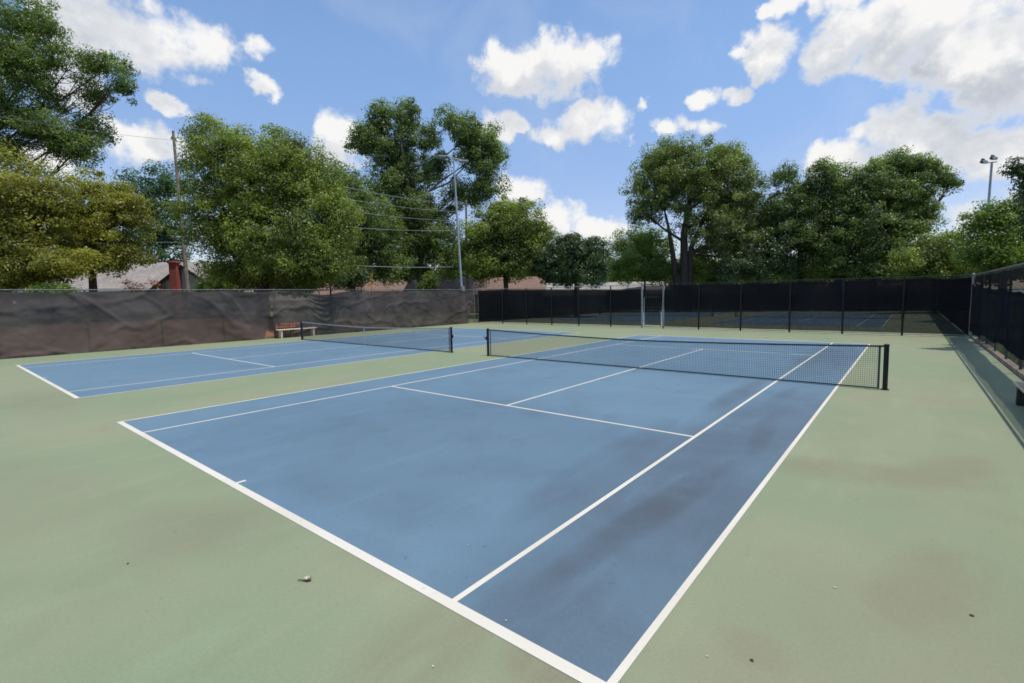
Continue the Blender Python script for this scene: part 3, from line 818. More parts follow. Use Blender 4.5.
# white sports light with cobra arms
lb = ground_at(463, 48); lt = np.array([lb[0], lb[1], at(457, 162, 48)[2]]) + HR * -.55
sl1 = thing('court_light', 'tall pale light pole with two flat lamp heads before left trees', 'light pole', lb)
MB().tube([lb, np.array(lb) * .3 + lt * .7, lt], [.13, .10, .07], 12).build('shaft', 'pole_white', sl1)
MB().tube([lb, np.array(lb) + [0, 0, 2.9 + .6]], [.22, .20], 12).build('base_sleeve', 'white_paint', sl1)
a1 = lt + HR * -1.35 + [0, 0, .28]; a2 = lt + HR * 1.25 + [0, 0, -.35]
MB().tube([a1, lt + HR * -.5 + [0, 0, .22], lt + [0, 0, .05], lt + HR * .6 + [0, 0, -.08], a2], .055, 8).build('arm', 'pole_white', sl1)
for s_, d_ in ((-1, a1), (1, a2)): MB().tube([lt - [0, 0, 1.6], lt + HR * s_ * .35 - [0, 0, .9], lt + HR * s_ * .8 + [0, 0, (.1 if s_ < 0 else -.25)]], .03, 6).build('brace', 'pole_white', sl1)
RR = np.array([[HR[0], HF[0], 0], [HR[1], HF[1], 0], [0, 0, 1]])
for c_, off in ((lt, -.95), (lt, .95)):
    q = lt + HR * off + [0, 0, (.24 if off < 0 else -.24)]
    hd = MB().bbox(tuple(q), (.95, .42, .16), .04, RR); hd.bbox(tuple(q + HR * .0 - [0, 0, .10]), (.6, .3, .06), .01, RR)
    hd.build('lamp_head', 'white_paint', sl1)
# dark double floodlight, right
fb = ground_at(980.5, 44); ft = np.array([fb[0], fb[1], at(984.5, 166, 44)[2]])
ft = ft + HR * .28
sl2 = thing('court_light', 'grey pole with two dark floodlights against clouds at right', 'light pole', fb)
MB().tube([fb, ft], [.13, .085], 12).build('shaft', 'pole_white', sl2)
MB().tube([ft + HR * -.75 + [0, 0, -.0], ft + HR * .45 + [0, 0, .1]], .045, 8).build('arm', 'ceramic', sl2)
def flood(c, tilt):
    ct, st = math.cos(tilt), math.sin(tilt); Rt = RR @ np.array([[1, 0, 0], [0, ct, -st], [0, st, ct]])
    m = MB().bbox(tuple(c), (.46, .38, .26), .05, Rt); m.bbox(tuple(c + Rt @ np.array([0, .2, .16])), (.22, .2, .16), .03, Rt); 
    h = m.build('floodlight', 'dark_metal', sl2)
    g_ = MB().bbox(tuple(c + Rt @ np.array([0, -.20, 0])), (.40, .02, .21), .004, Rt).build('lens', 'lens', h); g_.matrix_parent_inverse = Matrix.Identity(4)
flood(ft + HR * -.72 + [0, 0, .12], .5); flood(ft + HR * .12 + [0, 0, .42], .5)
# thin mast
mb_ = ground_at(628, 74); mt_ = at(626, 212, 74)
ms = thing('thin_mast', 'very thin pale mast rising above light green tree at centre', 'mast', mb_)
MB().tube([mb_, (mb_[0], mb_[1], mt_[2])], [.09, .045], 8).build('shaft', 'pole_white', ms)
MB().tube([(mb_[0], mb_[1], mt_[2]), (mb_[0], mb_[1], mt_[2] + .12)], [.08, .03], 8).build('finial', 'pole_white', ms)
# yellow marker
yb = ground_at(372, 50); yt = at(372, 274, 50)
ym = thing('marker_post', 'small orange yellow marker showing above fence below tall tree', 'marker', yb)
MB().tube([yb, (yb[0], yb[1], yt[2] - .5)], .07, 8).build('post', 'yellow', ym)
MB().bbox((yb[0], yb[1], yt[2] - .35), (.32, .14, .75), .04, RR).build('marker_head', 'yellow', ym)

# ------------------------------------------------------------------ trees
def mesh_np(name, V, nq, mat):
    me = bpy.data.meshes.new(name)
    me.vertices.add(len(V)); me.vertices.foreach_set('co', V.astype(np.float32).ravel())
    me.loops.add(nq * 4); me.loops.foreach_set('vertex_index', np.arange(nq * 4, dtype=np.int32))
    me.polygons.add(nq); me.polygons.foreach_set('loop_start', np.arange(0, nq * 4, 4, dtype=np.int32))
    me.polygons.foreach_set('loop_total', np.full(nq, 4, dtype=np.int32))
    me.update(calc_edges=True); me.materials.append(MAT[mat]); return me

def leaves(nr, centers, crad, per, size, outc, flat=.5, up=.5):
    """leaf-sized faces gathered in loose sprays round the spray centres"""
    n = len(centers); C_ = np.repeat(centers, per, 0); R_ = np.repeat(crad, per)[:, None]; O = np.repeat(outc, per, 0)
    N = len(C_)
    g_ = nr.normal(size=(N, 3)); g_ /= np.linalg.norm(g_, axis=1)[:, None]
    rad = nr.uniform(.25, 1, size=(N, 1)) ** .5 * (1 + .12 * nr.normal(size=(N, 1)))
    P_ = C_ + g_ * rad * R_ * np.array([1, 1, flat])
    nn = nr.normal(size=(N, 3)); nn /= np.linalg.norm(nn, axis=1)[:, None]
    nn = .9 * nn + up * np.array([0, 0, 1]) + .35 * O + .75 * g_; nn /= np.linalg.norm(nn, axis=1)[:, None]
    a = np.cross(nn, nr.normal(size=(N, 3))); a /= np.linalg.norm(a, axis=1)[:, None] + 1e-9
    b_ = np.cross(nn, a); s = size * nr.uniform(.6, 1.35, size=(N, 1))
    V = np.stack([P_ - a * s * .6, P_ + b_ * s * .33 + nn * s * .06, P_ + a * s * .6, P_ - b_ * s * .33 + nn * s * .06], 1).reshape(-1, 3)
    return V, N

def tree(name, label, dep, trunk, lobes, leafm, bark='bark', seed=1, size=None, dens=1., per=42, crad=.85, tr=.3, flat=.5,
         gap=.0, limbs=2, cat='tree', group=None, up=.5, spread=.9, inner=.35, low=None, openness=.25, stems=()):
    """trunk=(u_base, v_fork) in the photograph's view at depth dep; lobes=(u,v,ru,rv,ddepth)"""
    nr = np.random.RandomState(seed); rr = random.Random(seed)
    base = np.array(ground_at(trunk[0], dep)); root = thing(name, label, cat, base, group)
    px = dep / F
    if size is None: size = max(.15, 2.6 * px)
    crad *= 1.18; per = int(per * 2.6); size *= .76; flat = min(.85, flat + .25); dens *= .9
    cs, rs, ou = [], [], []; lobe_c = []
    for (u, v, ru, rv, dd) in lobes:
        c = at(u, v, dep + dd); k = (dep + dd) / F; ax = np.array([ru * k, (ru + rv) * .5 * k * spread, rv * k])
        lobe_c.append((c, ax))
        area = 4 * math.pi * ((ax[0] * ax[1]) ** 1.6 / 3 + (ax[0] * ax[2]) ** 1.6 / 3 + (ax[1] * ax[2]) ** 1.6 / 3) ** (1 / 1.6)
        n = max(6, int(1.35 * dens * area / (crad ** 2) * .95))
        d = nr.normal(size=(n, 3)); d /= np.linalg.norm(d, axis=1)[:, None]
        rad = nr.uniform(inner ** 2, 1, size=n) ** .5
        # uneven outline: direction dependent radius
        wob = np.array([1 + .30 * mnoise.noise(Vector((q[0] * 2.1 + seed, q[1] * 2.1, q[2] * 2.1))) + .22 * mnoise.noise(Vector((q[0] * 5 + seed, q[1] * 5, q[2] * 5))) for q in d])
        q = d * (rad * wob)[:, None] * ax
        W_ = c + q[:, :1] * HR + q[:, 1:2] * HF + q[:, 2:] * np.array([0, 0, 1])
        keep = np.array([mnoise.noise(Vector((w[0] * .42, w[1] * .42, w[2] * .42 + seed))) > -.60 + openness for w in W_]) & (W_[:, 2] > base[2] + (.4 if low is None else low))
        W_ = W_[keep]; D_ = (d[:, :1] * HR + d[:, 1:2] * HF + d[:, 2:] * np.array([0, 0, 1]))[keep]
        cs.append(W_); ou.append(D_); rs.append(crad * nr.uniform(.45, 1.15, size=len(W_)))
    cs = np.concatenate(cs); ou = np.concatenate(ou); rs = np.concatenate(rs)
    V, N = leaves(nr, cs, rs, per, size, ou, flat, up)
    # trunk and limbs
    fork = at(trunk[0] + (trunk[2] if len(trunk) > 2 else 0), trunk[1], dep)
    tops = sorted(lobe_c, key=lambda q: -q[0][2])[:2]
    top = sum(q[0] for q in tops) / len(tops); top = top * .75 + np.array([fork[0], fork[1], top[2]]) * .25
    lead = [base - [0, 0, .2], base, base + (fork - base) * .5 + [nr.normal() * .06, nr.normal() * .06, 0], fork]
    for k in (.35, .7, 1.): lead.append(fork + (top - fork) * k + np.array([nr.normal(), nr.normal(), 0]) * .35 * (k < 1))
    lr_ = [tr * 1.4, tr * 1.2, tr, tr * .85, tr * .6, tr * .38, tr * .12]
    m = MB().tube(lead, lr_, 10)
    for st in stems: 
        q = [at(u, v, dep + d_) for (u, v, d_) in st]; q[0][2] = base[2] - .2
        m.tube(q, [tr * (.95 - .9 * k) for k in np.linspace(0, 1, len(q))], 9)
    zs = [p[2] for p in lead]
    for (c, ax) in lobe_c:
        hd = math.hypot(c[0] - fork[0], c[1] - fork[1])
        za = min(max(c[2] - .75 * hd, fork[2] - .25 * (fork[2] - base[2])), top[2] * .92); za += nr.uniform(-.4, .4)
        k = np.interp(za, zs, range(len(zs))); i0 = min(int(k), len(lead) - 2); f_ = k - i0
        s_ = lead[i0] * (1 - f_) + lead[i0 + 1] * f_; r0 = min(tr * .42, (lr_[i0] * (1 - f_) + lr_[i0 + 1] * f_) * .8)
        tgt = c + nr.normal(size=3) * .15 * ax.min()
        mid = s_ * .5 + tgt * .5 + nr.normal(size=3) * .05 * np.linalg.norm(tgt - s_) - np.array([0, 0, .08]) * np.linalg.norm(tgt - s_)
        m.tube([s_, s_ * .7 + mid * .3, mid, tgt * .55 + mid * .45, tgt], [r0, r0 * .85, r0 * .62, r0 * .4, r0 * .15], 7)
        near = cs[np.linalg.norm((cs - c) / (ax.max()), axis=1) < .95]
        for _ in range(int(limbs * 5)):
            if len(near) == 0: break
            e = near[nr.randint(len(near))]; k = nr.uniform(.3, .95); s0 = mid + (tgt - mid) * k; e = s0 + (e - s0) * .85
            mm = s0 * .5 + e * .5 + nr.normal(size=3) * .2 - np.array([0, 0, .1])
            m.tube([s0, mm, e], [r0 * .3, r0 * .17, r0 * .04], 5)
    m.build('trunk', bark, root, smooth=True)
    link('crown', mesh_np('crown', V, N, leafm), root)
    return root

TR = 'tree_'
# left side
tree('shade_tree', 'very tall broadleaf tree with open limbs filling the top left corner', 44, (-25, 190), [(-20, 40, 60, 60, 0), (30, 22, 34, 30, 0), (22, 66, 36, 28, -1), (5, 140, 34, 26, 0), (45, 100, 26, 18, 1), (60, 140, 30, 14, 0), (66, 62, 24, 16, 0), (102, 66, 24, 16, 0), (126, 80, 17, 19, 0), (92, 96, 22, 16, 1), (50, 128, 40, 17, 0), (95, 128, 24, 14, 1), (10, 105, 30, 28, 0), (82, 148, 32, 16, 0), (-40, 120, 50, 50, 0)],
     'lf_deep', 'bark', 3, size=.21, dens=.8, per=34, crad=.75, tr=.3, inner=.2, openness=.30, limbs=3)
tree('maple_tree', 'yellow green dense tree at the far left edge behind fence', 31, (5, 262), [(0, 192, 52, 42, 0), (-45, 215, 50, 52, 0), (35, 208, 42, 40, 0), (25, 235, 45, 36, 0), (15, 276, 55, 15, 0), (-5, 262, 45, 26, 0), (20, 258, 55, 22, 0), (60, 262, 40, 16, -1)],
     'lf_yellow', 'bark', 4, size=.17, dens=1.1, per=50, crad=.75, tr=.28, flat=.32, openness=.12)
tree('maple_tree', 'yellow green layered tree left of the tan roofed house', 35, (92, 268), [(88, 208, 42, 34, 0), (118, 222, 30, 38, 0), (70, 240, 40, 32, 0), (108, 258, 34, 18, 0)],
     'lf_yellow', 'bark', 5, size=.18, dens=1.1, per=50, crad=.75, tr=.25, flat=.30, openness=.12)
tree('pine_tree', 'tall hazy pine tree standing behind the leaning utility pole', 68, (150, 240), [(150, 190, 32, 26, 0), (165, 220, 30, 30, 0), (128, 215, 25, 30, 0), (150, 250, 38, 26, 0), (180, 180, 18, 14, 0)],
     'lf_blue', 'bark_grey', 6, size=.34, dens=.8, per=34, crad=1.2, tr=.32, flat=.35, openness=.25)
tree('shade_tree', 'broad dense dark green tree just right of the leaning pole', 34, (262, 265), [(250, 178, 52, 52, 0), (215, 150, 34, 32, 0), (285, 165, 38, 38, 0), (222, 212, 44, 44, 0), (262, 235, 60, 42, 0), (318, 225, 36, 48, 0), (308, 185, 32, 32, 1), (298, 262, 45, 20, -1), (335, 215, 20, 26, 0), (212, 238, 20, 20, 0), (242, 268, 36, 20, 0), (285, 272, 62, 17, 1), (332, 252, 30, 30, 0)],
     'lf_mid', 'bark_dark', 7, size=.17, dens=1.05, per=48, crad=.75, tr=.4, flat=.45, openness=.14)
tree('shade_tree', 'leafy green tree filling the gap behind the broad dark tree', 52, (352, 262), [(350, 205, 32, 36, 0), (372, 232, 34, 36, 0), (345, 240, 28, 28, 0), (385, 262, 30, 20, 0), (330, 180, 22, 18, 2)],
     'lf_deep', 'bark_dark', 8, size=.26, dens=1., per=40, crad=.95, tr=.3, openness=.15)
tree('oak_tree', 'tallest centre left tree with separate leafy lobes and grey limbs', 60, (420, 225), [(375, 135, 22, 20, 0), (360, 143, 13, 12, 0), (383, 117, 15, 15, 0), (407, 118, 16, 18, 0), (400, 150, 26, 24, 0), (446, 123, 16, 17, 0), (466, 135, 20, 22, 0), (478, 155, 22, 28, 0), (490, 150, 14, 26, 1), (488, 183, 17, 18, 0), (440, 165, 10, 14, 0), (405, 195, 28, 30, 0), (425, 235, 40, 28, 0), (392, 235, 30, 28, 0), (465, 195, 24, 18, 1), (445, 262, 34, 20, 0), (418, 215, 34, 22, 0), (430, 170, 13, 15, 1), (428, 140, 11, 13, 1), (400, 265, 36, 18, 0), (395, 180, 30, 24, 1)],
     'lf_deep', 'bark_grey', 9, size=.27, dens=1.05, per=42, crad=.95, tr=.40, inner=.2, openness=.22, limbs=2)
tree('round_tree', 'rounded green tree just right of the white light pole', 54, (505, 268), [(515, 228, 32, 28, 0), (492, 235, 28, 28, 0), (538, 245, 20, 26, 0), (505, 262, 42, 18, 0), (478, 258, 22, 26, 1), (510, 210, 18, 12, 0)],
     'lf_mid', 'bark_dark', 10, size=.24, dens=1.15, per=46, crad=.85, tr=.28, openness=.12)
tree('magnolia_bush', 'low dark glossy evergreen bush tree with rounded top, centre', 52, (576, 278), [(575, 255, 29, 21, 0), (556, 264, 21, 19, 0), (595, 264, 16, 19, 0), (575, 274, 33, 12, 0)],
     'lf_dark', 'bark_dark', 11, size=.22, dens=1.4, per=50, crad=.7, tr=.2, openness=.08)
tree('small_tree', 'low bright yellow green tree left of the large open oak', 66, (645, 275), [(640, 260, 26, 21, 0), (660, 268, 20, 16, 0), (622, 270, 16, 14, 0), (648, 245, 18, 12, 0), (690, 268, 18, 16, 3)],
     'lf_bright', 'bark', 12, size=.27, dens=1., per=40, crad=.9, tr=.15, openness=.2)
tree('shade_tree', 'distant dull green tree behind the bright yellow green one', 88, (632, 262), [(635, 240, 26, 14, 0), (620, 250, 16, 16, 0), (655, 245, 22, 14, 0)],
     'lf_deep', 'bark', 13, size=.36, dens=.8, per=36, crad=1.3, tr=.25)
tree('oak_tree', 'large spreading olive green tree with twin trunk, centre right', 62, (684, 232), [(668, 178, 38, 34, 0), (655, 192, 30, 30, 1), (700, 165, 36, 26, 0), (735, 190, 32, 34, 0), (672, 155, 28, 16, 0), (705, 195, 34, 30, 0), (748, 215, 20, 26, 0), (715, 230, 42, 26, 0), (645, 215, 16, 12, 0), (740, 248, 36, 26, 1), (728, 160, 22, 16, 1), (765, 225, 14, 24, 1)],
     'lf_olive', 'bark_dark', 14, stems=([(680, 285, .3), (673, 255, .2), (668, 225, 0), (660, 192, 0)], [(688, 285, -.2), (691, 248, 0), (707, 212, 0), (722, 182, 0)]), size=.27, dens=.92, per=40, crad=.95, tr=.5, inner=.2, openness=.24, limbs=3)
# its second stem
tree('hedge_tree', 'dark understory tree right of the twin trunked oak', 60, (758, 268), [(762, 258, 30, 24, 0), (790, 250, 24, 28, 0), (735, 268, 22, 16, 0)],
     'lf_dark', 'bark_dark', 15, size=.26, dens=1., per=42, crad=.9, tr=.2)
tree('shade_tree', 'narrow dark green tree left of the biggest right hand tree', 60, (800, 255), [(786, 176, 12, 12, 0), (798, 205, 24, 22, 0), (790, 225, 26, 26, 0), (808, 190, 10, 10, 0), (818, 228, 26, 30, 0), (775, 210, 10, 20, 0)],
     'lf_deep', 'bark_dark', 16, size=.26, dens=1., per=42, crad=.9, tr=.35, openness=.18)
tree('shade_tree', 'mid sized dark tree in the middle of right hand group', 58, (838, 258), [(820, 172, 13, 12, 0), (838, 176, 15, 12, 0), (833, 190, 20, 16, 0), (838, 205, 26, 26, 0), (832, 240, 32, 30, 0), (856, 225, 22, 30, 0)],
     'lf_deep', 'bark_dark', 17, size=.25, dens=1.05, per=42, crad=.9, tr=.35, openness=.16)
tree('oak_tree', 'biggest dark right hand tree with a branch reaching right', 56, (872, 250), [(893, 163, 20, 14, 0), (872, 182, 24, 18, 0), (880, 192, 32, 24, 0), (912, 170, 22, 16, 0), (910, 190, 24, 24, 0), (930, 166, 10, 8, 0), (951, 182, 12, 7, 0), (943, 173, 8, 6, 0), (936, 180, 9, 7, 0), (880, 225, 38, 34, 0), (908, 228, 24, 32, 0), (875, 260, 42, 22, 0), (918, 208, 16, 18, 0)],
     'lf_deep', 'bark_dark', 18, size=.25, dens=1.05, per=42, crad=.85, tr=.5, inner=.2, openness=.16, limbs=3)
tree('small_tree', 'paler green tree behind the far right corner of the court', 48, (935, 270), [(935, 252, 26, 20, 0), (915, 262, 22, 18, 0), (958, 250, 22, 18, 0), (945, 268, 30, 14, 0)],
     'lf_mid', 'bark', 19, size=.24, dens=1., per=40, crad=.8, tr=.2)
tree('small_tree', 'bright green leafy tree above the right hand fence', 34, (1005, 262), [(985, 225, 20, 20, 0), (1000, 212, 18, 12, 0), (1012, 245, 34, 28, 0), (985, 252, 26, 18, 0), (1040, 225, 26, 34, 0)],
     'lf_bright', 'bark', 20, size=.19, dens=1.1, per=46, crad=.75, tr=.2, openness=.12)
# tall tree beyond the right edge whose branch tip hangs over the court
tree('shade_tree', 'tall tree mostly beyond the right edge, dark branch tips in frame', 21, (1165, 60), [(1175, 60, 75, 90, 0), (1112, 130, 42, 60, 0), (1042, 195, 14, 16, -1), (1036, 215, 14, 16, -1), (1036, 178, 11, 8, -2), (1021, 170, 9, 9, -3.2), (1034, 190, 14, 14, -3), (1090, 220, 40, 30, 1)],
     'lf_dark', 'bark', 21, size=.13, dens=1.5, per=48, crad=.5, tr=.3, openness=.2)
# low growth behind the fences
tree('small_tree', 'small reddish leaved tree in front of the tan roofed house', 40, (145, 292), [(143, 284, 13, 8, 0), (135, 290, 9, 6, 0), (155, 289, 8, 6, 0)],
     'lf_red', 'bark', 22, size=.15, dens=.8, per=30, crad=.5, tr=.06, openness=.3, low=.2)
tree('garden_bush', 'yellow green bush showing just above fence at the far left', 29, (50, 296), [(48, 290, 14, 7, 0), (66, 291, 12, 6, 0), (30, 290, 12, 6, 0)],
     'lf_bright', 'bark', 23, size=.13, dens=1.1, per=40, crad=.45, tr=.05, low=.2)
tree('garden_bush', 'green bush right of the leaning utility pole', 40, (218, 290), [(222, 278, 16, 14, 0), (208, 286, 10, 8, 0)],
     'lf_bright', 'bark', 24, size=.17, dens=.9, per=36, crad=.55, tr=.06, low=.2)
tree('garden_bush', 'light green bush between the two centre houses, left of pole', 56, (434, 290), [(431, 283, 8, 9, 0), (425, 288, 7, 6, 0)],
     'lf_bright', 'bark', 25, size=.2, dens=1., per=36, crad=.5, tr=.06, low=.2)
tree('garden_bush', 'bushy growth at the trunk foot of the twin trunked oak', 64, (706, 282), [(700, 268, 22, 16, 0), (725, 274, 20, 12, 0)],
     'lf_mid', 'bark', 26, size=.27, dens=1., per=36, crad=.8, tr=.08, low=.2)
tree('hedge_tree', 'dark low growth under the biggest right hand tree', 60, (860, 275), [(840, 268, 34, 14, 0), (880, 268, 34, 14, 0), (805, 270, 24, 14, 0)],
     'lf_mid', 'bark_dark', 27, size=.26, dens=1., per=40, crad=.85, tr=.1, low=.2)
tree('hedge_tree', 'shaded low trees under the broad dark tree by the left fence', 42, (330, 282), [(300, 278, 36, 12, 0), (345, 276, 30, 14, 0), (250, 280, 30, 10, 0)],
     'lf_dark', 'bark_dark', 28, size=.2, dens=1., per=40, crad=.7, tr=.08, low=.2)

# far-off wood closing the view in every direction
nr = np.random.RandomState(99)
cen = []
for k in range(5200):
    a = YAW + nr.uniform(-1.35, 1.35); d = nr.uniform(105, 135)
    h = 9.0 + 2.5 * nz3(a * 7, 3.) + 1.5 * nz3(a * 23, 1.)
    cen.append((CAM[0] - math.sin(a) * d, CAM[1] + math.cos(a) * d, nr.uniform(.3, 1.) ** .7 * h))
cen = np.array(cen); V, N = leaves(nr, cen, np.full(len(cen), 1.6), 34, .7, np.zeros_like(cen), .8, .5)
link('distant_woods', mesh_np('distant_woods', V, N, 'lf_deep'), kind='stuff', label='low far off line of woods seen between the trunks', cat='woods')

# weeds along the foot of the left fence and outside the right kerb
nr = np.random.RandomState(5)
def tufts(name, n, fx, fy, h, mat, label):
    V = []
    for k in range(n):
        x, y = fx(nr), fy(nr); z = gh(x, y) if (x < FX0 - .3 or x > FX1 + .25) else 0.
        if mnoise.noise(Vector((x * .5, y * .6, 4.))) < -.05: continue
        for b in range(7):
            a = nr.uniform(0, 6.28); hh = h * nr.uniform(.4, 1.2); w = .006 + .004 * nr.rand(); ox, oy = nr.normal(size=2) * .03
            dx, dy = math.cos(a), math.sin(a); p = np.array([x + ox, y + oy, z])
            V += [p + [-dy * w, dx * w, 0], p + [dy * w, -dx * w, 0], p + [dx * hh * .3 + dy * w * .6, dy * hh * .3 - dx * w * .6, hh * .7], p + [dx * hh * .7, dy * hh * .7, hh]]
    V = np.array(V); link(name, mesh_np(name, V, len(V) // 4, mat), kind='stuff', label=label, cat='weeds')
tufts('weeds', 900, lambda r: FX0 + r.uniform(-.25, .06), lambda r: r.uniform(-18, FY1), .13, 'lf_olive', 'thin weeds and grass tufts along the foot of the left fence')
tufts('rough_grass', 5200, lambda r: FX1 + r.uniform(.28, 2.2), lambda r: r.uniform(-6, FY1), .22, 'lf_olive', 'rough yellow green grass growing outside the right kerb')

# ------------------------------------------------------------------ sky, clouds, sun
SUN = np.array([.30, .07, 1.0]); SUN /= np.linalg.norm(SUN)
elev = math.asin(SUN[2]); azim = math.atan2(SUN[0], SUN[1])
w = bpy.data.worlds.new('World'); sc.world = w; w.use_nodes = True
w.node_tree.nodes.clear(); t = NT(w.node_tree)

blobs = []
def B(u, v, ru, rv, wt=1.): blobs.append((u, v, ru, rv, wt))
for q in [(85, 12, 62, 42), (75, 45, 40, 22), (150, 32, 66, 40), (203, 45, 42, 26), (60, -30, 90, 50), (254, 44, 15, 12, .75), (260, 82, 17, 13, .85), (268, 93, 11, 10, .7), (160, 100, 17, 10, .85), (176, 107, 16, 9, .8), (140, 142, 46, 22), (60, 85, 34, 24), (40, 160, 50, 16), (200, 78, 14, 9, .6),
          (508, 68, 42, 28), (560, 66, 50, 36), (592, 58, 30, 22), (545, 90, 36, 18), (590, 122, 42, 22), (558, 136, 22, 13), (640, 104, 8, 8, .25), (632, 138, 11, 8, .4), (500, 126, 26, 16), (520, 128, 14, 7), (345, 140, 30, 27), (328, 158, 24, 14),
          (670, 127, 24, 11, .9), (700, 128, 20, 9, .85), (702, 101, 24, 10, .9), (738, 96, 22, 9, .85), (768, 50, 34, 26), (762, 72, 16, 14), (742, 54, 16, 8), (830, 55, 32, 24), (850, 45, 30, 20), (790, 4, 22, 16), (768, 12, 10, 10),
          (845, 2, 38, 26), (900, 16, 80, 40, 1.25), (965, 52, 80, 46, 1.45), (895, 62, 45, 24, 1.1), (1010, 84, 62, 34, 1.4), (1060, 40, 80, 70, 1.4), (890, 126, 34, 24, 1.2), (925, 143, 42, 26, 1.3), (845, 156, 44, 19, 1.1), (965, 156, 60, 20, 1.1), (1015, 155, 50, 28), (890, 165, 80, 26), (990, 210, 70, 24, .7), (930, 205, 30, 30, .5),
          (526, 192, 26, 20), (555, 216, 32, 18), (594, 230, 36, 15), (505, 185, 14, 12), (570, 240, 50, 10, .7), (650, 245, 30, 10, .5)]: B(*q)
# clouds outside the photograph, for other viewpoints and reflections
for q in [(-160, 60, 90, 45), (-300, 130, 120, 50), (1180, 150, 110, 45), (1330, 60, 120, 60), (420, -180, 120, 50), (760, -220, 140, 60), (1200, -150, 160, 70), (150, -200, 130, 60)]: B(*q)

grp = bpy.data.node_groups.new('cloud_density', 'ShaderNodeTree')
grp.interface.new_socket('Vector', in_out='INPUT', socket_type='NodeSocketVector')
grp.interface.new_socket('Value', in_out='OUTPUT', socket_type='NodeSocketFloat')
gt_ = NT(grp); gi = gt_.n('NodeGroupInput'); go = gt_.n('NodeGroupOutput')
vec = gi.outputs[0]
warp = gt_.noise(vec, 9., 5, .6, out='Color')
warpf = gt_.noise(vec, 34., 4, .6, out='Color')
vec1 = gt_.vm('ADD', vec, gt_.vm('MULTIPLY', gt_.vm('SUBTRACT', warpf, (.5, .5, .5)), (.035, .035, .028)))
vec2 = gt_.vm('ADD', vec1, gt_.vm('MULTIPLY', gt_.vm('SUBTRACT', warp, (.5, .5, .5)), (.055, .055, .04)))
acc = None
for (u, v, ru, rv, wt) in blobs:
    d = ray(u, v); L_ = np.linalg.norm(d); d = d / L_
    rgt = np.cross(d, [0, 0, 1.]); rgt /= np.linalg.norm(rgt); upv = np.cross(rgt, d)
    # angular radii from the photograph's pixels
    d1 = ray(u + ru, v); d1 /= np.linalg.norm(d1); d2 = ray(u, v - rv); d2 /= np.linalg.norm(d2)
    ra = math.acos(min(1, d @ d1)); rb = math.acos(min(1, d @ d2))
    a = gt_.vm('DOT_PRODUCT', vec2, tuple(rgt / ra)); b_ = gt_.vm('DOT_PRODUCT', vec2, tuple(upv / rb))
    s = gt_.math('MULTIPLY_ADD', a, a, gt_.math('MULTIPLY', b_, b_))
    k = gt_.math('SUBTRACT', wt, s)
    acc = k if acc is None else gt_.math('SMOOTH_MAX', acc, k, .35)
acc = gt_.math('MAXIMUM', acc, -1.2)
n1 = gt_.noise(vec, 18., 8, .57, .1)
val = gt_.math('ADD', gt_.math('MULTIPLY', acc, .62), gt_.math('MULTIPLY', gt_.math('SUBTRACT', n1, .5), 2.7))
gt_.l(val, go.inputs[0])

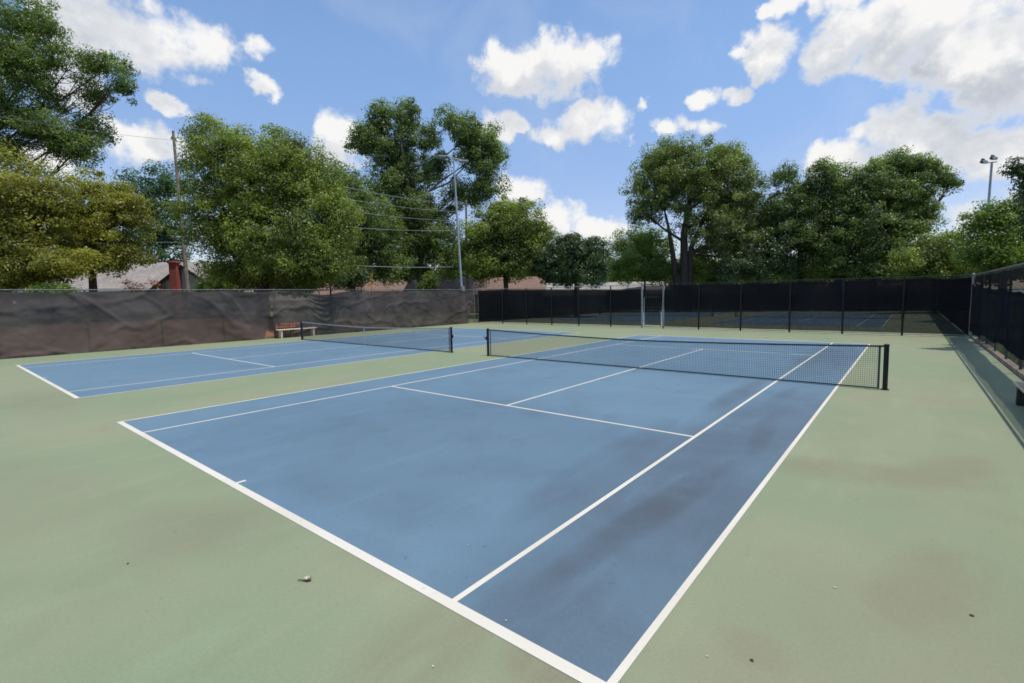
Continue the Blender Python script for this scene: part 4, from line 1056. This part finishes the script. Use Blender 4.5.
tc = t.n('ShaderNodeTexCoord'); dirv = tc.outputs['Generated']
def grpn(v):
    nd = t.n('ShaderNodeGroup'); nd.node_tree = grp; t.l(v, nd.inputs[0]); return nd.outputs[0]
A = grpn(dirv)
Bv = grpn(t.vm('ADD', dirv, tuple(float(q) for q in (0.012, 0.008, .032))))
mask = t.ramp(A, -.22, .48)
thick = t.ramp(A, .15, 1.0)
Cv = grpn(t.vm('ADD', dirv, tuple(float(q) for q in (0.02, 0.0, .062))))
lf_ = t.math('SUBTRACT', A, Bv); lb_ = t.math('SUBTRACT', A, Cv)          # > 0 where the cloud thins towards the sun
lit = t.math('ADD', t.ramp(lf_, -.35, .5, 0., .4), t.ramp(lb_, -.25, 1.25, 0., .68), clamp=True)
sky = t.n('ShaderNodeTexSky', sky_type='NISHITA', sun_disc=False)
sky.sun_elevation = elev; sky.sun_rotation = azim
sky.altitude = 200; sky.air_density = 1.0; sky.dust_density = .6; sky.ozone_density = 1.6
hs = t.n('ShaderNodeHueSaturation'); hs.inputs['Saturation'].default_value = 1.05; t.l(sky.outputs[0], hs.inputs['Color'])
shade = t.mix(thick, (3.6, 3.75, 4.05), (2.25, 2.5, 2.9))
ccol = t.mix(lit, shade, (4.75, 4.72, 4.68))
sz = t.n('ShaderNodeSeparateXYZ'); t.l(dirv, sz.inputs[0])
low = t.ramp(sz.outputs[2], .08, .46, 0., 1.)
skc = t.mix(1.0, hs.outputs[0], t.mix(low, (.78, .70, .76), (1.0, 1.0, 1.0)), 'MULTIPLY')
# thin milky veil near the horizon
veil = t.ramp(t.noise(dirv, 5., 5, .6, .5), .42, .80, 0., .17)
skc = t.mix(veil, skc, (3.6, 3.9, 4.3))
final = t.mix(mask, skc, ccol)
bg = t.n('ShaderNodeBackground'); bg.inputs[1].default_value = .135
t.l(final, bg.inputs[0]); wo = t.n('ShaderNodeOutputWorld'); t.l(bg.outputs[0], wo.inputs[0])
w.cycles.sampling_method = 'MANUAL'; w.cycles.sample_map_resolution = 512

sd = bpy.data.lights.new('sun', 'SUN'); so = bpy.data.objects.new('sun', sd); COL.objects.link(so)
sd.energy = 2.6; sd.angle = math.radians(.53); sd.color = (1, .96, .89)
so.rotation_euler = Vector(tuple(SUN)).to_track_quat('Z', 'Y').to_euler(); so.location = (20, 10, 60)

# ------------------------------------------------------------------ render settings
sc.view_settings.view_transform = 'Standard'; sc.view_settings.look = 'None'; sc.view_settings.gamma = 1
sc.view_settings.exposure = 0.55
sc.render.engine = 'CYCLES'
sc.cycles.use_denoising = True
sc.cycles.max_bounces = 6; sc.cycles.diffuse_bounces = 4; sc.cycles.glossy_bounces = 2
sc.cycles.transmission_bounces = 4; sc.cycles.transparent_max_bounces = 16
sc.cycles.filter_width = 1.7
